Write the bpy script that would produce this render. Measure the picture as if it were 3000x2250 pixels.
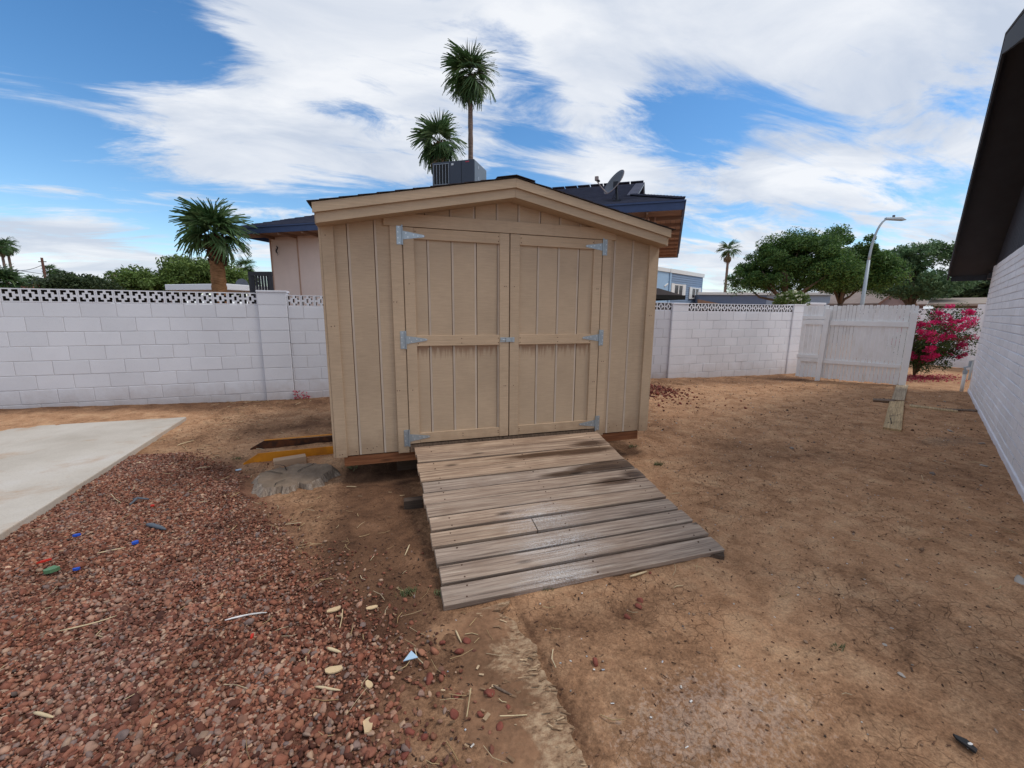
import bpy, math, random
import numpy as np
from mathutils import Matrix, Vector
R_ = math.radians
rng = np.random.default_rng(7)
random.seed(7)
for o in list(bpy.data.objects): bpy.data.objects.remove(o)
scene = bpy.context.scene
col = scene.collection

# ------------------------------------------------------------------ camera
F_PX = 1208.4463                       # focal length in pixels of the 3000 px wide photograph
def rot(rx, ry, rz):
    cx, sx, cy, sy, cz, sz = math.cos(rx), math.sin(rx), math.cos(ry), math.sin(ry), math.cos(rz), math.sin(rz)
    Rz = np.array([[cz,-sz,0],[sz,cz,0],[0,0,1]]); Rx = np.array([[1,0,0],[0,cx,-sx],[0,sx,cx]])
    Ry = np.array([[cy,0,sy],[0,1,0],[-sy,0,cy]])
    return Rz @ Rx @ Ry
CR = rot(-0.174, -0.0081, -0.3023)     # columns: right, forward, up
CP = np.array([0.4244, -3.6184, 1.2301])
cam_d = bpy.data.cameras.new('camera'); cam = bpy.data.objects.new('camera', cam_d); col.objects.link(cam)
cam_d.sensor_width = 36.0; cam_d.lens = 36.0 * F_PX / 3000.0; cam_d.clip_start = 0.02; cam_d.clip_end = 3000
M = Matrix.Identity(4)
for i in range(3):
    M[i][0] = CR[i, 0]; M[i][1] = CR[i, 2]; M[i][2] = -CR[i, 1]; M[i][3] = CP[i]
cam.matrix_world = M
scene.camera = cam
def ray(px, py): return CR @ np.array([(px-1500)/F_PX, 1.0, -(py-1125)/F_PX])
def atz(px, py, z): d = ray(px, py); return CP + d*(z-CP[2])/d[2]
def aty(px, py, y): d = ray(px, py); return CP + d*(y-CP[1])/d[1]
def atd(px, py, dist): d = ray(px, py); return CP + d*dist/math.hypot(d[0], d[1])
def atplane(px, py, p0, a):
    n = np.array([-math.sin(a), math.cos(a), 0]); d = ray(px, py); return CP + d*((np.array(p0, float)-CP) @ n)/(d @ n)

# ------------------------------------------------------------------ world, sun, exposure
SUN_EL, SUN_AZ = R_(56), R_(112)        # azimuth clockwise from +Y
world = bpy.data.worlds.new('World'); scene.world = world; world.use_nodes = True
def build_world():
    nt = world.node_tree; N = nt.nodes; L = nt.links; N.clear()
    out = N.new('ShaderNodeOutputWorld'); mix = N.new('ShaderNodeMixShader')
    b1 = N.new('ShaderNodeBackground'); b2 = N.new('ShaderNodeBackground')
    sky = N.new('ShaderNodeTexSky'); sky.sky_type = 'NISHITA'; sky.sun_disc = False
    sky.sun_elevation = SUN_EL; sky.sun_rotation = SUN_AZ; sky.ozone_density = 1.6; sky.dust_density = 0.15; sky.air_density = 1.0
    b1.inputs['Strength'].default_value = 0.145
    hs = N.new('ShaderNodeHueSaturation'); hs.inputs['Saturation'].default_value = 1.28; L.new(sky.outputs[0], hs.inputs['Color']); L.new(hs.outputs[0], b1.inputs[0])
    tc = N.new('ShaderNodeTexCoord'); sep = N.new('ShaderNodeSeparateXYZ'); L.new(tc.outputs['Generated'], sep.inputs[0])
    def math_(op, a, b=None, clamp=False):
        n = N.new('ShaderNodeMath'); n.operation = op; n.use_clamp = clamp
        for i, v in enumerate((a, b)):
            if v is None: continue
            if isinstance(v, (int, float)): n.inputs[i].default_value = v
            else: L.new(v, n.inputs[i])
        return n.outputs[0]
    zz = math_('ADD', math_('MAXIMUM', sep.outputs[2], 0.0), 0.16)
    cx = math_('DIVIDE', sep.outputs[0], zz); cy = math_('DIVIDE', sep.outputs[1], zz)
    comb = N.new('ShaderNodeCombineXYZ'); L.new(cx, comb.inputs[0]); L.new(cy, comb.inputs[1])
    mp = N.new('ShaderNodeMapping'); mp.inputs['Rotation'].default_value = (0, 0, R_(28)); mp.inputs['Scale'].default_value = (0.62, 1.15, 1)
    mp.inputs['Location'].default_value = (3.1, 0.7, 0)
    L.new(comb.outputs[0], mp.inputs[0])
    def noise(scale, detail, rough, dist, vec):
        n = N.new('ShaderNodeTexNoise'); n.inputs['Scale'].default_value = scale; n.inputs['Detail'].default_value = detail
        n.inputs['Roughness'].default_value = rough; n.inputs['Distortion'].default_value = dist; L.new(vec, n.inputs['Vector']); return n.outputs[0]
    n1 = noise(1.1, 10, 0.60, 0.4, mp.outputs[0])
    mp3 = N.new('ShaderNodeMapping'); mp3.inputs['Rotation'].default_value = (0, 0, R_(33)); mp3.inputs['Scale'].default_value = (0.75, 2.1, 1)
    L.new(comb.outputs[0], mp3.inputs[0])
    n3 = noise(1.7, 10, 0.66, 0.7, mp3.outputs[0])
    acc = math_('ADD', math_('MULTIPLY', math_('SUBTRACT', n1, 0.5), 2.0), math_('MULTIPLY', math_('SUBTRACT', n3, 0.5), 2.0))
    acc = math_('ADD', acc, 0.46)
    nrm = N.new('ShaderNodeVectorMath'); nrm.operation = 'NORMALIZE'; L.new(tc.outputs['Generated'], nrm.inputs[0])
    # the gaps and the thick banks of this sky, by the direction they stand in (amount, tightness)
    for px, py, amt, k in ((-250,130,-.45,60), (60,150,-.45,200), (250,110,-.35,300), (450,80,-.75,260), (560,140,-.8,330), (120,30,-.4,300),
                      (-100,440,-.5,200), (60,475,-.65,420), (260,500,-.75,420), (480,530,-.8,420), (700,575,-.8,420), (900,590,-.75,420), (1080,600,-.6,420), (560,620,-.5,420), (760,660,-.35,420), (330,560,-.5,500),
                      (1470,120,-.55,650), (1540,200,-.6,650), (1600,290,-.6,650), (1500,400,-.5,650), (1440,350,-.35,650), (1560,440,-.5,650),
                      (1880,320,-.5,520), (1990,340,-.75,420), (2150,310,-.8,420), (2300,300,-.75,420), (2400,350,-.5,420), (2080,420,-.35,500), (2420,600,-.28,300), (2060,700,-.3,300), (2250,640,-.25,300),
                      (600,330,.55,110), (950,200,.45,80), (180,690,.6,220), (60,300,.30,300), (1250,430,.35,260), (1850,480,.5,320), (2250,470,.4,300), (2650,250,.4,60), (1750,90,.45,110), (2250,110,.40,200)):
        d = ray(px, py)
        v = Vector(d).normalized()
        dp = N.new('ShaderNodeVectorMath'); dp.operation = 'DOT_PRODUCT'; L.new(nrm.outputs[0], dp.inputs[0]); dp.inputs[1].default_value = v
        g = math_('EXPONENT', math_('MULTIPLY', math_('SUBTRACT', dp.outputs['Value'], 1.0), k))
        acc = math_('ADD', acc, math_('MULTIPLY', g, amt*(0.50 if amt < 0 else 0.6)))
    ramp = N.new('ShaderNodeValToRGB'); cr = ramp.color_ramp; cr.interpolation = 'EASE'
    cr.elements[0].position = 0.08; cr.elements[0].color = (0, 0, 0, 1); cr.elements[1].position = 0.58; cr.elements[1].color = (1, 1, 1, 1)
    L.new(acc, ramp.inputs[0])
    mp2 = N.new('ShaderNodeMapping'); mp2.inputs['Scale'].default_value = (0.9, 1.7, 1); mp2.inputs['Location'].default_value = (5.3, 2.2, 0); mp2.inputs['Rotation'].default_value = (0, 0, R_(30))
    L.new(comb.outputs[0], mp2.inputs[0])
    n2 = noise(1.25, 8, 0.58, 0.6, mp2.outputs[0])
    ramp2 = N.new('ShaderNodeValToRGB'); c2 = ramp2.color_ramp
    c2.elements[0].position = 0.36; c2.elements[0].color = (0.58, 0.645, 0.76, 1); c2.elements[1].position = 0.66; c2.elements[1].color = (0.90, 0.92, 0.955, 1)
    L.new(n2, ramp2.inputs[0]); L.new(ramp2.outputs[0], b2.inputs[0]); b2.inputs['Strength'].default_value = 0.92
    fac = math_('MULTIPLY', ramp.outputs[0], 0.96)
    L.new(fac, mix.inputs[0]); L.new(b1.outputs[0], mix.inputs[1]); L.new(b2.outputs[0], mix.inputs[2]); L.new(mix.outputs[0], out.inputs[0])
build_world()
sd = bpy.data.lights.new('sun', 'SUN'); sd.energy = 1.5; sd.angle = R_(18); sd.color = (1.0, 0.955, 0.90)
sun = bpy.data.objects.new('sun', sd); col.objects.link(sun)
sdir = Vector((math.sin(SUN_AZ)*math.cos(SUN_EL), math.cos(SUN_AZ)*math.cos(SUN_EL), math.sin(SUN_EL)))
sun.rotation_euler = sdir.to_track_quat('Z', 'Y').to_euler(); sun.location = (0, 0, 30)
vs = scene.view_settings; vs.view_transform = 'Standard'; vs.look = 'None'; vs.gamma = 1.0; vs.use_curve_mapping = False; vs.exposure = 0.17

# ------------------------------------------------------------------ helpers
WL = {}                                 # world location of every object used as a parent
class MB:
    def __init__(s): s.v = []; s.f = []
    def add(s, vs, fs):
        b = len(s.v); s.v += [tuple(map(float, q)) for q in vs]; s.f += [tuple(i+b for i in q) for q in fs]; return s
    def box(s, a, b):
        x0,y0,z0 = a; x1,y1,z1 = b
        return s.add([(x0,y0,z0),(x1,y0,z0),(x1,y1,z0),(x0,y1,z0),(x0,y0,z1),(x1,y0,z1),(x1,y1,z1),(x0,y1,z1)],
                     [(0,3,2,1),(4,5,6,7),(0,1,5,4),(1,2,6,5),(2,3,7,6),(3,0,4,7)])
    def obox(s, c, size, ax=None):
        c = np.array(c, float); h = np.array(size, float)/2; A = np.eye(3) if ax is None else np.array(ax, float)
        vs = [c + A @ (h*np.array(k)) for k in ((-1,-1,-1),(1,-1,-1),(1,1,-1),(-1,1,-1),(-1,-1,1),(1,-1,1),(1,1,1),(-1,1,1))]
        return s.add(vs, [(0,3,2,1),(4,5,6,7),(0,1,5,4),(1,2,6,5),(2,3,7,6),(3,0,4,7)])
    def prism(s, poly, ext):
        n = len(poly); e = np.array(ext, float); p = [np.array(q, float) for q in poly]
        return s.add(p + [q+e for q in p], [tuple(range(n))[::-1], tuple(range(n, 2*n))] + [(i, (i+1) % n, (i+1) % n+n, i+n) for i in range(n)])
    def tube(s, pts, rad, n=8, cap=True):
        pts = [np.array(p, float) for p in pts]
        if not hasattr(rad, '__len__'): rad = [rad]*len(pts)
        b = len(s.v); prev = None
        for i, p in enumerate(pts):
            t = pts[min(i+1, len(pts)-1)] - pts[max(i-1, 0)]; t = t/(np.linalg.norm(t)+1e-9)
            if prev is None: up = np.array([0,0,1.]) if abs(t[2]) < .9 else np.array([1.,0,0])
            else: up = prev
            x = np.cross(up, t); x /= np.linalg.norm(x)+1e-9; y = np.cross(t, x); prev = y
            for k in range(n):
                a = 2*math.pi*k/n; s.v.append(tuple(p + rad[i]*(math.cos(a)*x + math.sin(a)*y)))
        for i in range(len(pts)-1):
            for k in range(n):
                s.f.append((b+i*n+k, b+i*n+(k+1) % n, b+(i+1)*n+(k+1) % n, b+(i+1)*n+k))
        if cap:
            s.f.append(tuple(b+k for k in range(n))[::-1]); s.f.append(tuple(b+(len(pts)-1)*n+k for k in range(n)))
        return s
    def cyl(s, p0, p1, r, n=10): return s.tube([p0, p1], [r, r], n)
def mesh_of(name, v, f, smooth=False):
    me = bpy.data.meshes.new(name); me.from_pydata([tuple(q) for q in v], [], f)
    if smooth: me.polygons.foreach_set('use_smooth', [True]*len(me.polygons))
    me.update(); return me
def np_mesh(name, V, Fc, smooth=False, attr=None):
    """V (n,3), Fc (m,k) arrays"""
    V = np.asarray(V, np.float32); Fc = np.asarray(Fc, np.int32); k = Fc.shape[1]
    me = bpy.data.meshes.new(name); me.vertices.add(len(V)); me.vertices.foreach_set('co', V.ravel())
    me.loops.add(Fc.size); me.loops.foreach_set('vertex_index', Fc.ravel()); me.polygons.add(len(Fc))
    me.polygons.foreach_set('loop_start', np.arange(0, Fc.size, k, dtype=np.int32))
    me.polygons.foreach_set('loop_total', np.full(len(Fc), k, np.int32))
    if smooth: me.polygons.foreach_set('use_smooth', np.ones(len(Fc), bool))
    if attr is not None:
        for an, av in attr.items():
            a = me.attributes.new(an, 'FLOAT_COLOR', 'POINT'); a.data.foreach_set('color', np.asarray(av, np.float32).ravel())
    me.update(calc_edges=True); return me
def link(name, me, mat=None, parent=None, loc=(0,0,0), rotz=0.0, bevel=0.0, rot3=None, seg=2):
    o = bpy.data.objects.new(name, me); col.objects.link(o)
    if mat is not None and me is not None and not me.materials: me.materials.append(mat)
    loc = np.array(loc, float); WL[o.name] = loc
    if parent is not None:
        o.parent = parent; o.location = loc - WL[parent.name]
    else: o.location = loc
    if rot3 is not None: o.rotation_euler = Matrix([list(r) for r in rot3]).to_euler()
    elif rotz: o.rotation_euler = (0, 0, rotz)
    if bevel:
        m = o.modifiers.new('bevel', 'BEVEL'); m.width = bevel; m.segments = seg; m.limit_method = 'ANGLE'
    return o
def obj(name, mb, mat, parent=None, smooth=False, bevel=0.0, origin=None):
    V = np.array(mb.v, float)
    c = (V.min(0)+V.max(0))/2 if origin is None else np.array(origin, float)
    return link(name, mesh_of(name, V-c, mb.f, smooth), mat, parent, c, bevel=bevel)
def tag(o, label=None, cat=None, group=None, kind=None):
    if label: o['label'] = label
    if cat: o['category'] = cat
    if group: o['group'] = group
    if kind: o['kind'] = kind
    return o
def thing(name, loc, label, cat, group=None, rotz=0.0):
    o = bpy.data.objects.new(name, None); col.objects.link(o); o.location = loc; o.empty_display_size = 0.2
    if rotz: o.rotation_euler = (0, 0, rotz)
    WL[o.name] = np.array(loc, float); return tag(o, label, cat, group)
def fbm(x, y, sc, oct=4, seed=0, gain=.5):
    x = np.asarray(x, float)*sc; y = np.asarray(y, float)*sc; s = 0; a = 1.; tot = 0
    def h(i, j, k):
        n = (i*374761393 + j*668265263 + k*974711) & 0x7fffffff; n = ((n ^ (n >> 13))*1274126177) & 0x7fffffff
        return ((n ^ (n >> 16)) & 0xffff)/65535.
    for o in range(oct):
        xi = np.floor(x).astype(np.int64); yi = np.floor(y).astype(np.int64); fx = x-xi; fy = y-yi
        fx = fx*fx*(3-2*fx); fy = fy*fy*(3-2*fy); k = seed*17+o
        v = (h(xi,yi,k)*(1-fx)+h(xi+1,yi,k)*fx)*(1-fy) + (h(xi,yi+1,k)*(1-fx)+h(xi+1,yi+1,k)*fx)*fy
        s = s+a*v; tot += a; a *= gain; x = x*2.03+11.3; y = y*2.03+5.7
    return s/tot
def sstep(a, b, x): t = np.clip((np.asarray(x, float)-a)/(b-a), 0, 1); return t*t*(3-2*t)
# ------------------------------------------------------------------ materials
def srgb(r, g, b):
    f = lambda c: ((c/255)/12.92 if c/255 <= .04045 else ((c/255+.055)/1.055)**2.4)
    return (f(r), f(g), f(b))
class NT:
    def __init__(s, name):
        s.m = bpy.data.materials.new(name); s.m.use_nodes = True; s.t = s.m.node_tree; s.N = s.t.nodes; s.L = s.t.links; s.N.clear()
        s.out = s.N.new('ShaderNodeOutputMaterial'); s.b = s.N.new('ShaderNodeBsdfPrincipled'); s.L.new(s.b.outputs[0], s.out.inputs[0])
        s.tc = s.N.new('ShaderNodeTexCoord'); s.geo = s.N.new('ShaderNodeNewGeometry')
    def put(s, sock, v):
        if isinstance(v, (int, float)): sock.default_value = v
        elif isinstance(v, (tuple, list)): sock.default_value = tuple(v) if len(v) == 4 or sock.type != 'RGBA' else (*v, 1)
        else: s.L.new(v, sock)
    def map(s, vec, scale=(1,1,1), rot=(0,0,0), loc=(0,0,0)):
        n = s.N.new('ShaderNodeMapping'); s.L.new(vec, n.inputs[0]); n.inputs['Scale'].default_value = scale; n.inputs['Rotation'].default_value = rot
        s.put(n.inputs['Location'], loc); return n.outputs[0]
    def noise(s, vec, scale, detail=5, rough=.55, dist=0.):
        n = s.N.new('ShaderNodeTexNoise'); s.L.new(vec, n.inputs['Vector']); n.inputs['Scale'].default_value = scale
        n.inputs['Detail'].default_value = detail; n.inputs['Roughness'].default_value = rough; n.inputs['Distortion'].default_value = dist; return n.outputs[0]
    def voro(s, vec, scale, feature='F1', rnd=1.):
        n = s.N.new('ShaderNodeTexVoronoi'); n.feature = feature; s.L.new(vec, n.inputs['Vector']); n.inputs['Scale'].default_value = scale; n.inputs['Randomness'].default_value = rnd
        return n
    def ramp(s, fac, stops, interp='LINEAR'):
        n = s.N.new('ShaderNodeValToRGB'); s.L.new(fac, n.inputs[0]); e = n.color_ramp; e.interpolation = interp
        while len(e.elements) < len(stops): e.elements.new(0.5)
        for el, (p, c) in zip(e.elements, stops):
            el.position = p; el.color = (c, c, c, 1) if isinstance(c, (int, float)) else (*c[:3], 1)
        return n.outputs[0]
    def mix(s, fac, a, b, mode='MIX'):
        n = s.N.new('ShaderNodeMix'); n.data_type = 'RGBA'; n.blend_type = mode
        s.put(n.inputs[0], fac); s.put(n.inputs[6], a); s.put(n.inputs[7], b); return n.outputs[2]
    def math(s, op, a, b=None, clamp=False):
        n = s.N.new('ShaderNodeMath'); n.operation = op; n.use_clamp = clamp; s.put(n.inputs[0], a)
        if b is not None: s.put(n.inputs[1], b)
        return n.outputs[0]
    def rand(s):
        n = s.N.new('ShaderNodeObjectInfo'); return n.outputs['Random']
    def hsv(s, colr, h=.5, sat=1., v=1.):
        n = s.N.new('ShaderNodeHueSaturation'); s.put(n.inputs['Hue'], h); s.put(n.inputs['Saturation'], sat); s.put(n.inputs['Value'], v); s.put(n.inputs['Color'], colr); return n.outputs[0]
    def bump(s, h, strength=.3, dist=.01, nrm=None):
        n = s.N.new('ShaderNodeBump'); n.inputs['Strength'].default_value = strength; n.inputs['Distance'].default_value = dist; s.L.new(h, n.inputs['Height'])
        if nrm is not None: s.L.new(nrm, n.inputs['Normal'])
        return n.outputs[0]
    def fin(s, colr, rough=.8, nrm=None, metal=0., spec=.3):
        s.put(s.b.inputs['Base Color'], colr); s.put(s.b.inputs['Roughness'], rough); s.put(s.b.inputs['Metallic'], metal)
        s.b.inputs['Specular IOR Level'].default_value = spec
        if nrm is not None: s.L.new(nrm, s.b.inputs['Normal'])
        return s.m
def rnd_offset(t, amp=37.):
    """object coordinates shifted per object so that alike pieces differ"""
    r = t.math('MULTIPLY', t.rand(), amp); c = t.N.new('ShaderNodeCombineXYZ'); t.L.new(r, c.inputs[0]); t.L.new(r, c.inputs[1]); t.L.new(r, c.inputs[2])
    a = t.N.new('ShaderNodeVectorMath'); a.operation = 'ADD'; t.L.new(t.tc.outputs['Object'], a.inputs[0]); t.L.new(c.outputs[0], a.inputs[1]); return a.outputs[0]
def simple(name, c, rough=.7, var=.12, scale=6., bump=.15, bscale=60., objvar=0., metal=0., spec=.3, bdist=.004, world=False, dirt=None, dirt_amt=.4):
    t = NT(name); v = t.geo.outputs['Position'] if world else rnd_offset(t)
    n = t.noise(v, scale, 6, .6); f = t.ramp(n, [(.25, 1-var), (.75, 1+var)])
    cc = t.mix(1., tuple(c), f, 'MULTIPLY')
    if objvar: cc = t.hsv(cc, v=t.math('ADD', t.math('MULTIPLY', t.rand(), 2*objvar), 1-objvar))
    if dirt is not None:
        cc = t.mix(t.math('MULTIPLY', t.ramp(t.noise(v, scale*.55, 8, .66), [(.5, 0.), (.72, 1.)]), dirt_amt), cc, dirt)
    nr = t.bump(t.noise(v, bscale, 4, .6), bump, bdist) if bump else None
    return t.fin(cc, rough, nr, metal, spec)
# shed paint: tan, horizontal brush texture of the embossed siding
def m_tan(name, c, horiz=True, grain=.25, wood=False):
    t = NT(name); v = rnd_offset(t)
    g = t.noise(t.map(v, (3, 3, 55) if horiz else (3, 3, 3)), 3., 6, .65) if not wood else t.noise(t.map(v, (1.5, 30, 40)), 2.2, 7, .65, .4)
    big = t.noise(v, 1.7, 5, .6); sp = t.noise(v, 190, 2, .5)
    cc = t.mix(1., tuple(c), t.ramp(big, [(.3, .90), (.7, 1.08)]), 'MULTIPLY')
    cc = t.mix(1., cc, t.ramp(g, [(.3, .86), (.7, 1.07)]), 'MULTIPLY')
    cc = t.mix(t.ramp(sp, [(.66, 0.), (.74, .35)]), cc, srgb(120, 100, 80))
    cc = t.hsv(cc, v=t.math('ADD', t.math('MULTIPLY', t.rand(), .09), .955))
    pz = t.N.new('ShaderNodeSeparateXYZ'); t.L.new(t.geo.outputs['Position'], pz.inputs[0])
    sp_ = t.math('SUBTRACT', t.math('MULTIPLY', t.noise(t.geo.outputs['Position'], 9., 6, .7), .42), pz.outputs[2])
    cc = t.mix(t.math('MULTIPLY', t.ramp(sp_, [(.02, 0.), (.25, 1.)]), .45), cc, srgb(128, 98, 72))
    cc = t.mix(t.ramp(t.noise(t.map(t.geo.outputs['Position'], (7, 7, .8)), 1.2, 6, .68), [(.56, 0.), (.78, .22)]), cc, srgb(150, 126, 104))
    h = t.math('ADD', t.math('MULTIPLY', g, .7), t.math('MULTIPLY', sp, .3))
    return t.fin(cc, .62, t.bump(h, grain, .006), 0, .3)
TAN = srgb(187, 163, 136)
M_TAN = m_tan('tan_siding_paint', TAN); M_TRIM = m_tan('tan_trim_paint', srgb(190, 165, 137), wood=False, grain=.22)
M_RAIL = m_tan('tan_rail_paint', srgb(195, 168, 138), wood=True, grain=.5)
M_FASC = m_tan('tan_fascia_paint', srgb(187, 163, 135), wood=True, grain=.2)
M_GROOVE = simple('groove_weathered', srgb(194, 176, 157), .85, .10, 9, .1)
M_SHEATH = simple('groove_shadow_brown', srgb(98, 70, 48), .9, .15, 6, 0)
M_DARK = simple('dark_gap', (.02, .017, .014), .9, .2, 5, 0)
def m_door_panel():
    t = NT('tan_door_panel'); v = rnd_offset(t); o = t.tc.outputs['Object']
    g = t.noise(t.map(v, (3, 3, 55)), 3., 6, .65); big = t.noise(v, 1.7, 5, .6)
    cc = t.mix(1., TAN, t.ramp(big, [(.3, .90), (.7, 1.08)]), 'MULTIPLY'); cc = t.mix(1., cc, t.ramp(g, [(.3, .90), (.7, 1.05)]), 'MULTIPLY')
    # rust-brown tannin runs below the middle rail: own streaky shape
    p = t.geo.outputs['Position']; s = t.N.new('ShaderNodeSeparateXYZ'); t.L.new(p, s.inputs[0])
    st = t.noise(t.map(p, (38, 0, 1.3)), 1.0, 3, .6)
    reach = t.math('MULTIPLY', t.ramp(st, [(.38, 0.), (.68, 1.)]), .17)
    d = t.math('SUBTRACT', .925, s.outputs[2])
    on = t.math('MULTIPLY', t.math('GREATER_THAN', d, 0.), t.ramp(t.math('DIVIDE', d, t.math('ADD', reach, .012)), [(.25, 1.), (1., 0.)]))
    cc = t.mix(t.math('MULTIPLY', on, .55), cc, srgb(132, 88, 58))
    return t.fin(cc, .62, t.bump(g, .25, .006), 0, .3)
M_DPANEL = m_door_panel()
def m_wood(name, c0, c1, c2, axis=0, stains=False, sc=1.0, bumpk=.8):
    t = NT(name); v = rnd_offset(t, 13.) if not stains else None
    o = t.tc.outputs['Object']
    r = t.math('MULTIPLY', t.rand(), 41.); cmb = t.N.new('ShaderNodeCombineXYZ'); t.L.new(r, cmb.inputs[2]); t.L.new(r, cmb.inputs[0])
    a = t.N.new('ShaderNodeVectorMath'); a.operation = 'ADD'; t.L.new(o, a.inputs[0]); t.L.new(cmb.outputs[0], a.inputs[1]); v = a.outputs[0]
    S = [26*sc, 26*sc, 26*sc]; S[axis] = 1.15*sc
    wob = t.noise(t.map(v, tuple(.35*q for q in S)), 1., 3, .5)
    g1 = t.noise(t.map(v, tuple(S)), 1.6, 9, .68, .6); S2 = [q*3.4 for q in S]; S2[axis] = 2.2*sc
    g2 = t.noise(t.map(v, tuple(S2)), 1.7, 6, .6, .5)
    wv = t.N.new('ShaderNodeTexWave'); wv.wave_type = 'BANDS'; wv.bands_direction = 'YXZ'[axis]; t.L.new(t.map(v, (1.1, 9, 1) if axis == 0 else (9, 1.1, 1)), wv.inputs['Vector'])
    wv.inputs['Scale'].default_value = 1.1*sc; wv.inputs['Distortion'].default_value = 9.; wv.inputs['Detail'].default_value = 3.; wv.inputs['Detail Scale'].default_value = .9
    f = t.math('ADD', t.math('MULTIPLY', g1, .62), t.math('MULTIPLY', g2, .38))
    cc = t.ramp(f, [(.30, c0), (.48, c1), (.68, c2)])
    cc = t.mix(.45, cc, t.mix(1., cc, t.ramp(wv.outputs['Fac'], [(.0, .58), (.35, 1.), (1., 1.08)]), 'MULTIPLY'))
    cc = t.mix(.8, cc, t.mix(1., cc, t.ramp(wob, [(.3, .80), (.7, 1.15)]), 'MULTIPLY'))
    # knots
    kv = t.voro(t.map(v, (1.7, 6.5, 6.5) if axis == 0 else (6.5, 1.7, 6.5)), 1.)
    cc = t.mix(t.ramp(kv.outputs['Distance'], [(.05, .75), (.13, 0.)]), cc, tuple(.35*q for q in c0))
    cc = t.hsv(cc, sat=t.math('ADD', t.math('MULTIPLY', t.rand(), .28), .72), v=t.math('ADD', t.math('MULTIPLY', t.rand(), .26), .88))
    rough = .78
    if stains:
        sp = t.N.new('ShaderNodeSeparateXYZ'); t.L.new(o, sp.inputs[0]); X, Y = sp.outputs[0], sp.outputs[1]
        nz = t.noise(t.map(o, (3.2, 14, 1)), 1.4, 6, .62)
        def blob(cx, cy, rx, ry, soft=.5, namp=1.1):
            dx = t.math('DIVIDE', t.math('SUBTRACT', X, cx), rx); dy = t.math('DIVIDE', t.math('SUBTRACT', Y, cy), ry)
            d = t.math('SQRT', t.math('ADD', t.math('MULTIPLY', dx, dx), t.math('MULTIPLY', dy, dy)))
            d = t.math('ADD', d, t.math('MULTIPLY', t.math('SUBTRACT', nz, .5), namp))
            return t.ramp(d, [(1-soft, 1.), (1., 0.)])
        # wet patches soaked into the boards (x across the ramp, y down the slope)
        wet = 0.
        for b_ in ((1.47,-.37,.42,.065,.4,.6), (1.08,-.36,.46,.055,.5,.6), (1.60,-.235,.24,.07,.6,.9), (1.58,-.655,.44,.085,.30,.6), (1.18,-.69,.32,.045,.5,.7), (1.50,-.885,.24,.06,.5,.8), (1.70,-.82,.15,.08,.6,.8)):
            wet = t.math('MAXIMUM', wet, blob(*b_)) if not isinstance(wet, float) else blob(*b_)
        cc = t.mix(t.math('MULTIPLY', wet, .92), cc, t.mix(1., cc, srgb(118, 98, 82), 'MULTIPLY'))
        rough = t.ramp(wet, [(0., .78), (1., .48)])
        # sun glare on the lower boards, painted as white speckle along the grain
        glare = 0.
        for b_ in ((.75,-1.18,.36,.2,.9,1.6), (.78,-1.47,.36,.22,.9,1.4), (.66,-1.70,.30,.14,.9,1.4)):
            glare = t.math('MAXIMUM', glare, blob(*b_)) if not isinstance(glare, float) else blob(*b_)
        fine = t.noise(t.map(o, (130, 190, 190)), 1., 3, .7); speckle = t.ramp(t.math('ADD', fine, t.math('MULTIPLY', t.math('SUBTRACT', g2, .5), .5)), [(.45, 0.), (.60, 1.)])
        cc = t.mix(t.math('MULTIPLY', t.math('MULTIPLY', glare, t.math('ADD', t.math('MULTIPLY', speckle, .95), .03)), .72), cc, srgb(215, 214, 212))
        # tread dirt
        dz = t.ramp(t.noise(t.map(o, (2.2, 3., 1)), 1.3, 6, .65), [(.52, 0.), (.75, .45)])
        cc = t.mix(dz, cc, srgb(118, 92, 72))
    h = t.math('ADD', t.math('MULTIPLY', g1, .6), t.math('MULTIPLY', g2, .4))
    return t.fin(cc, rough, t.bump(h, bumpk, .006), 0, .25)
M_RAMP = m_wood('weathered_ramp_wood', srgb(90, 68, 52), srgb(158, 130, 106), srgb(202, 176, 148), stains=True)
M_RAMPSIDE = m_wood('weathered_frame_wood', srgb(70, 54, 42), srgb(110, 88, 70), srgb(140, 116, 94), axis=1)
M_DKWOOD = m_wood('dark_brown_wood', srgb(48, 36, 28), srgb(78, 60, 46), srgb(104, 82, 64))  # darker brown timber for the piers, broken chunk and prop block
M_SKID = m_wood('brown_stained_timber', srgb(74, 42, 22), srgb(120, 72, 42), srgb(158, 104, 66))
M_BOARD = m_wood('pale_weathered_board', srgb(100, 78, 54), srgb(172, 146, 108), srgb(204, 180, 138), axis=1, bumpk=.9)
M_STUMP_SIDE = m_wood('grey_stump_bark', srgb(70, 54, 40), srgb(140, 117, 94), srgb(192, 170, 144), axis=2, bumpk=1.)
M_STUMP = simple('stump_cut_face', srgb(122, 105, 88), .9, .4, 6, .8, 30, bdist=.01, dirt=srgb(90, 70, 55), dirt_amt=.6)
M_GALV = simple('galvanised_steel', srgb(168, 180, 188), .42, .10, 25, .05, 90, metal=.75, spec=.5)
M_SCREW = simple('screw_steel', srgb(205, 210, 214), .35, .05, 10, 0, metal=.8)
M_NAIL = simple('rusty_nail', srgb(72, 48, 34), .8, .1, 10, 0)
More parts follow.
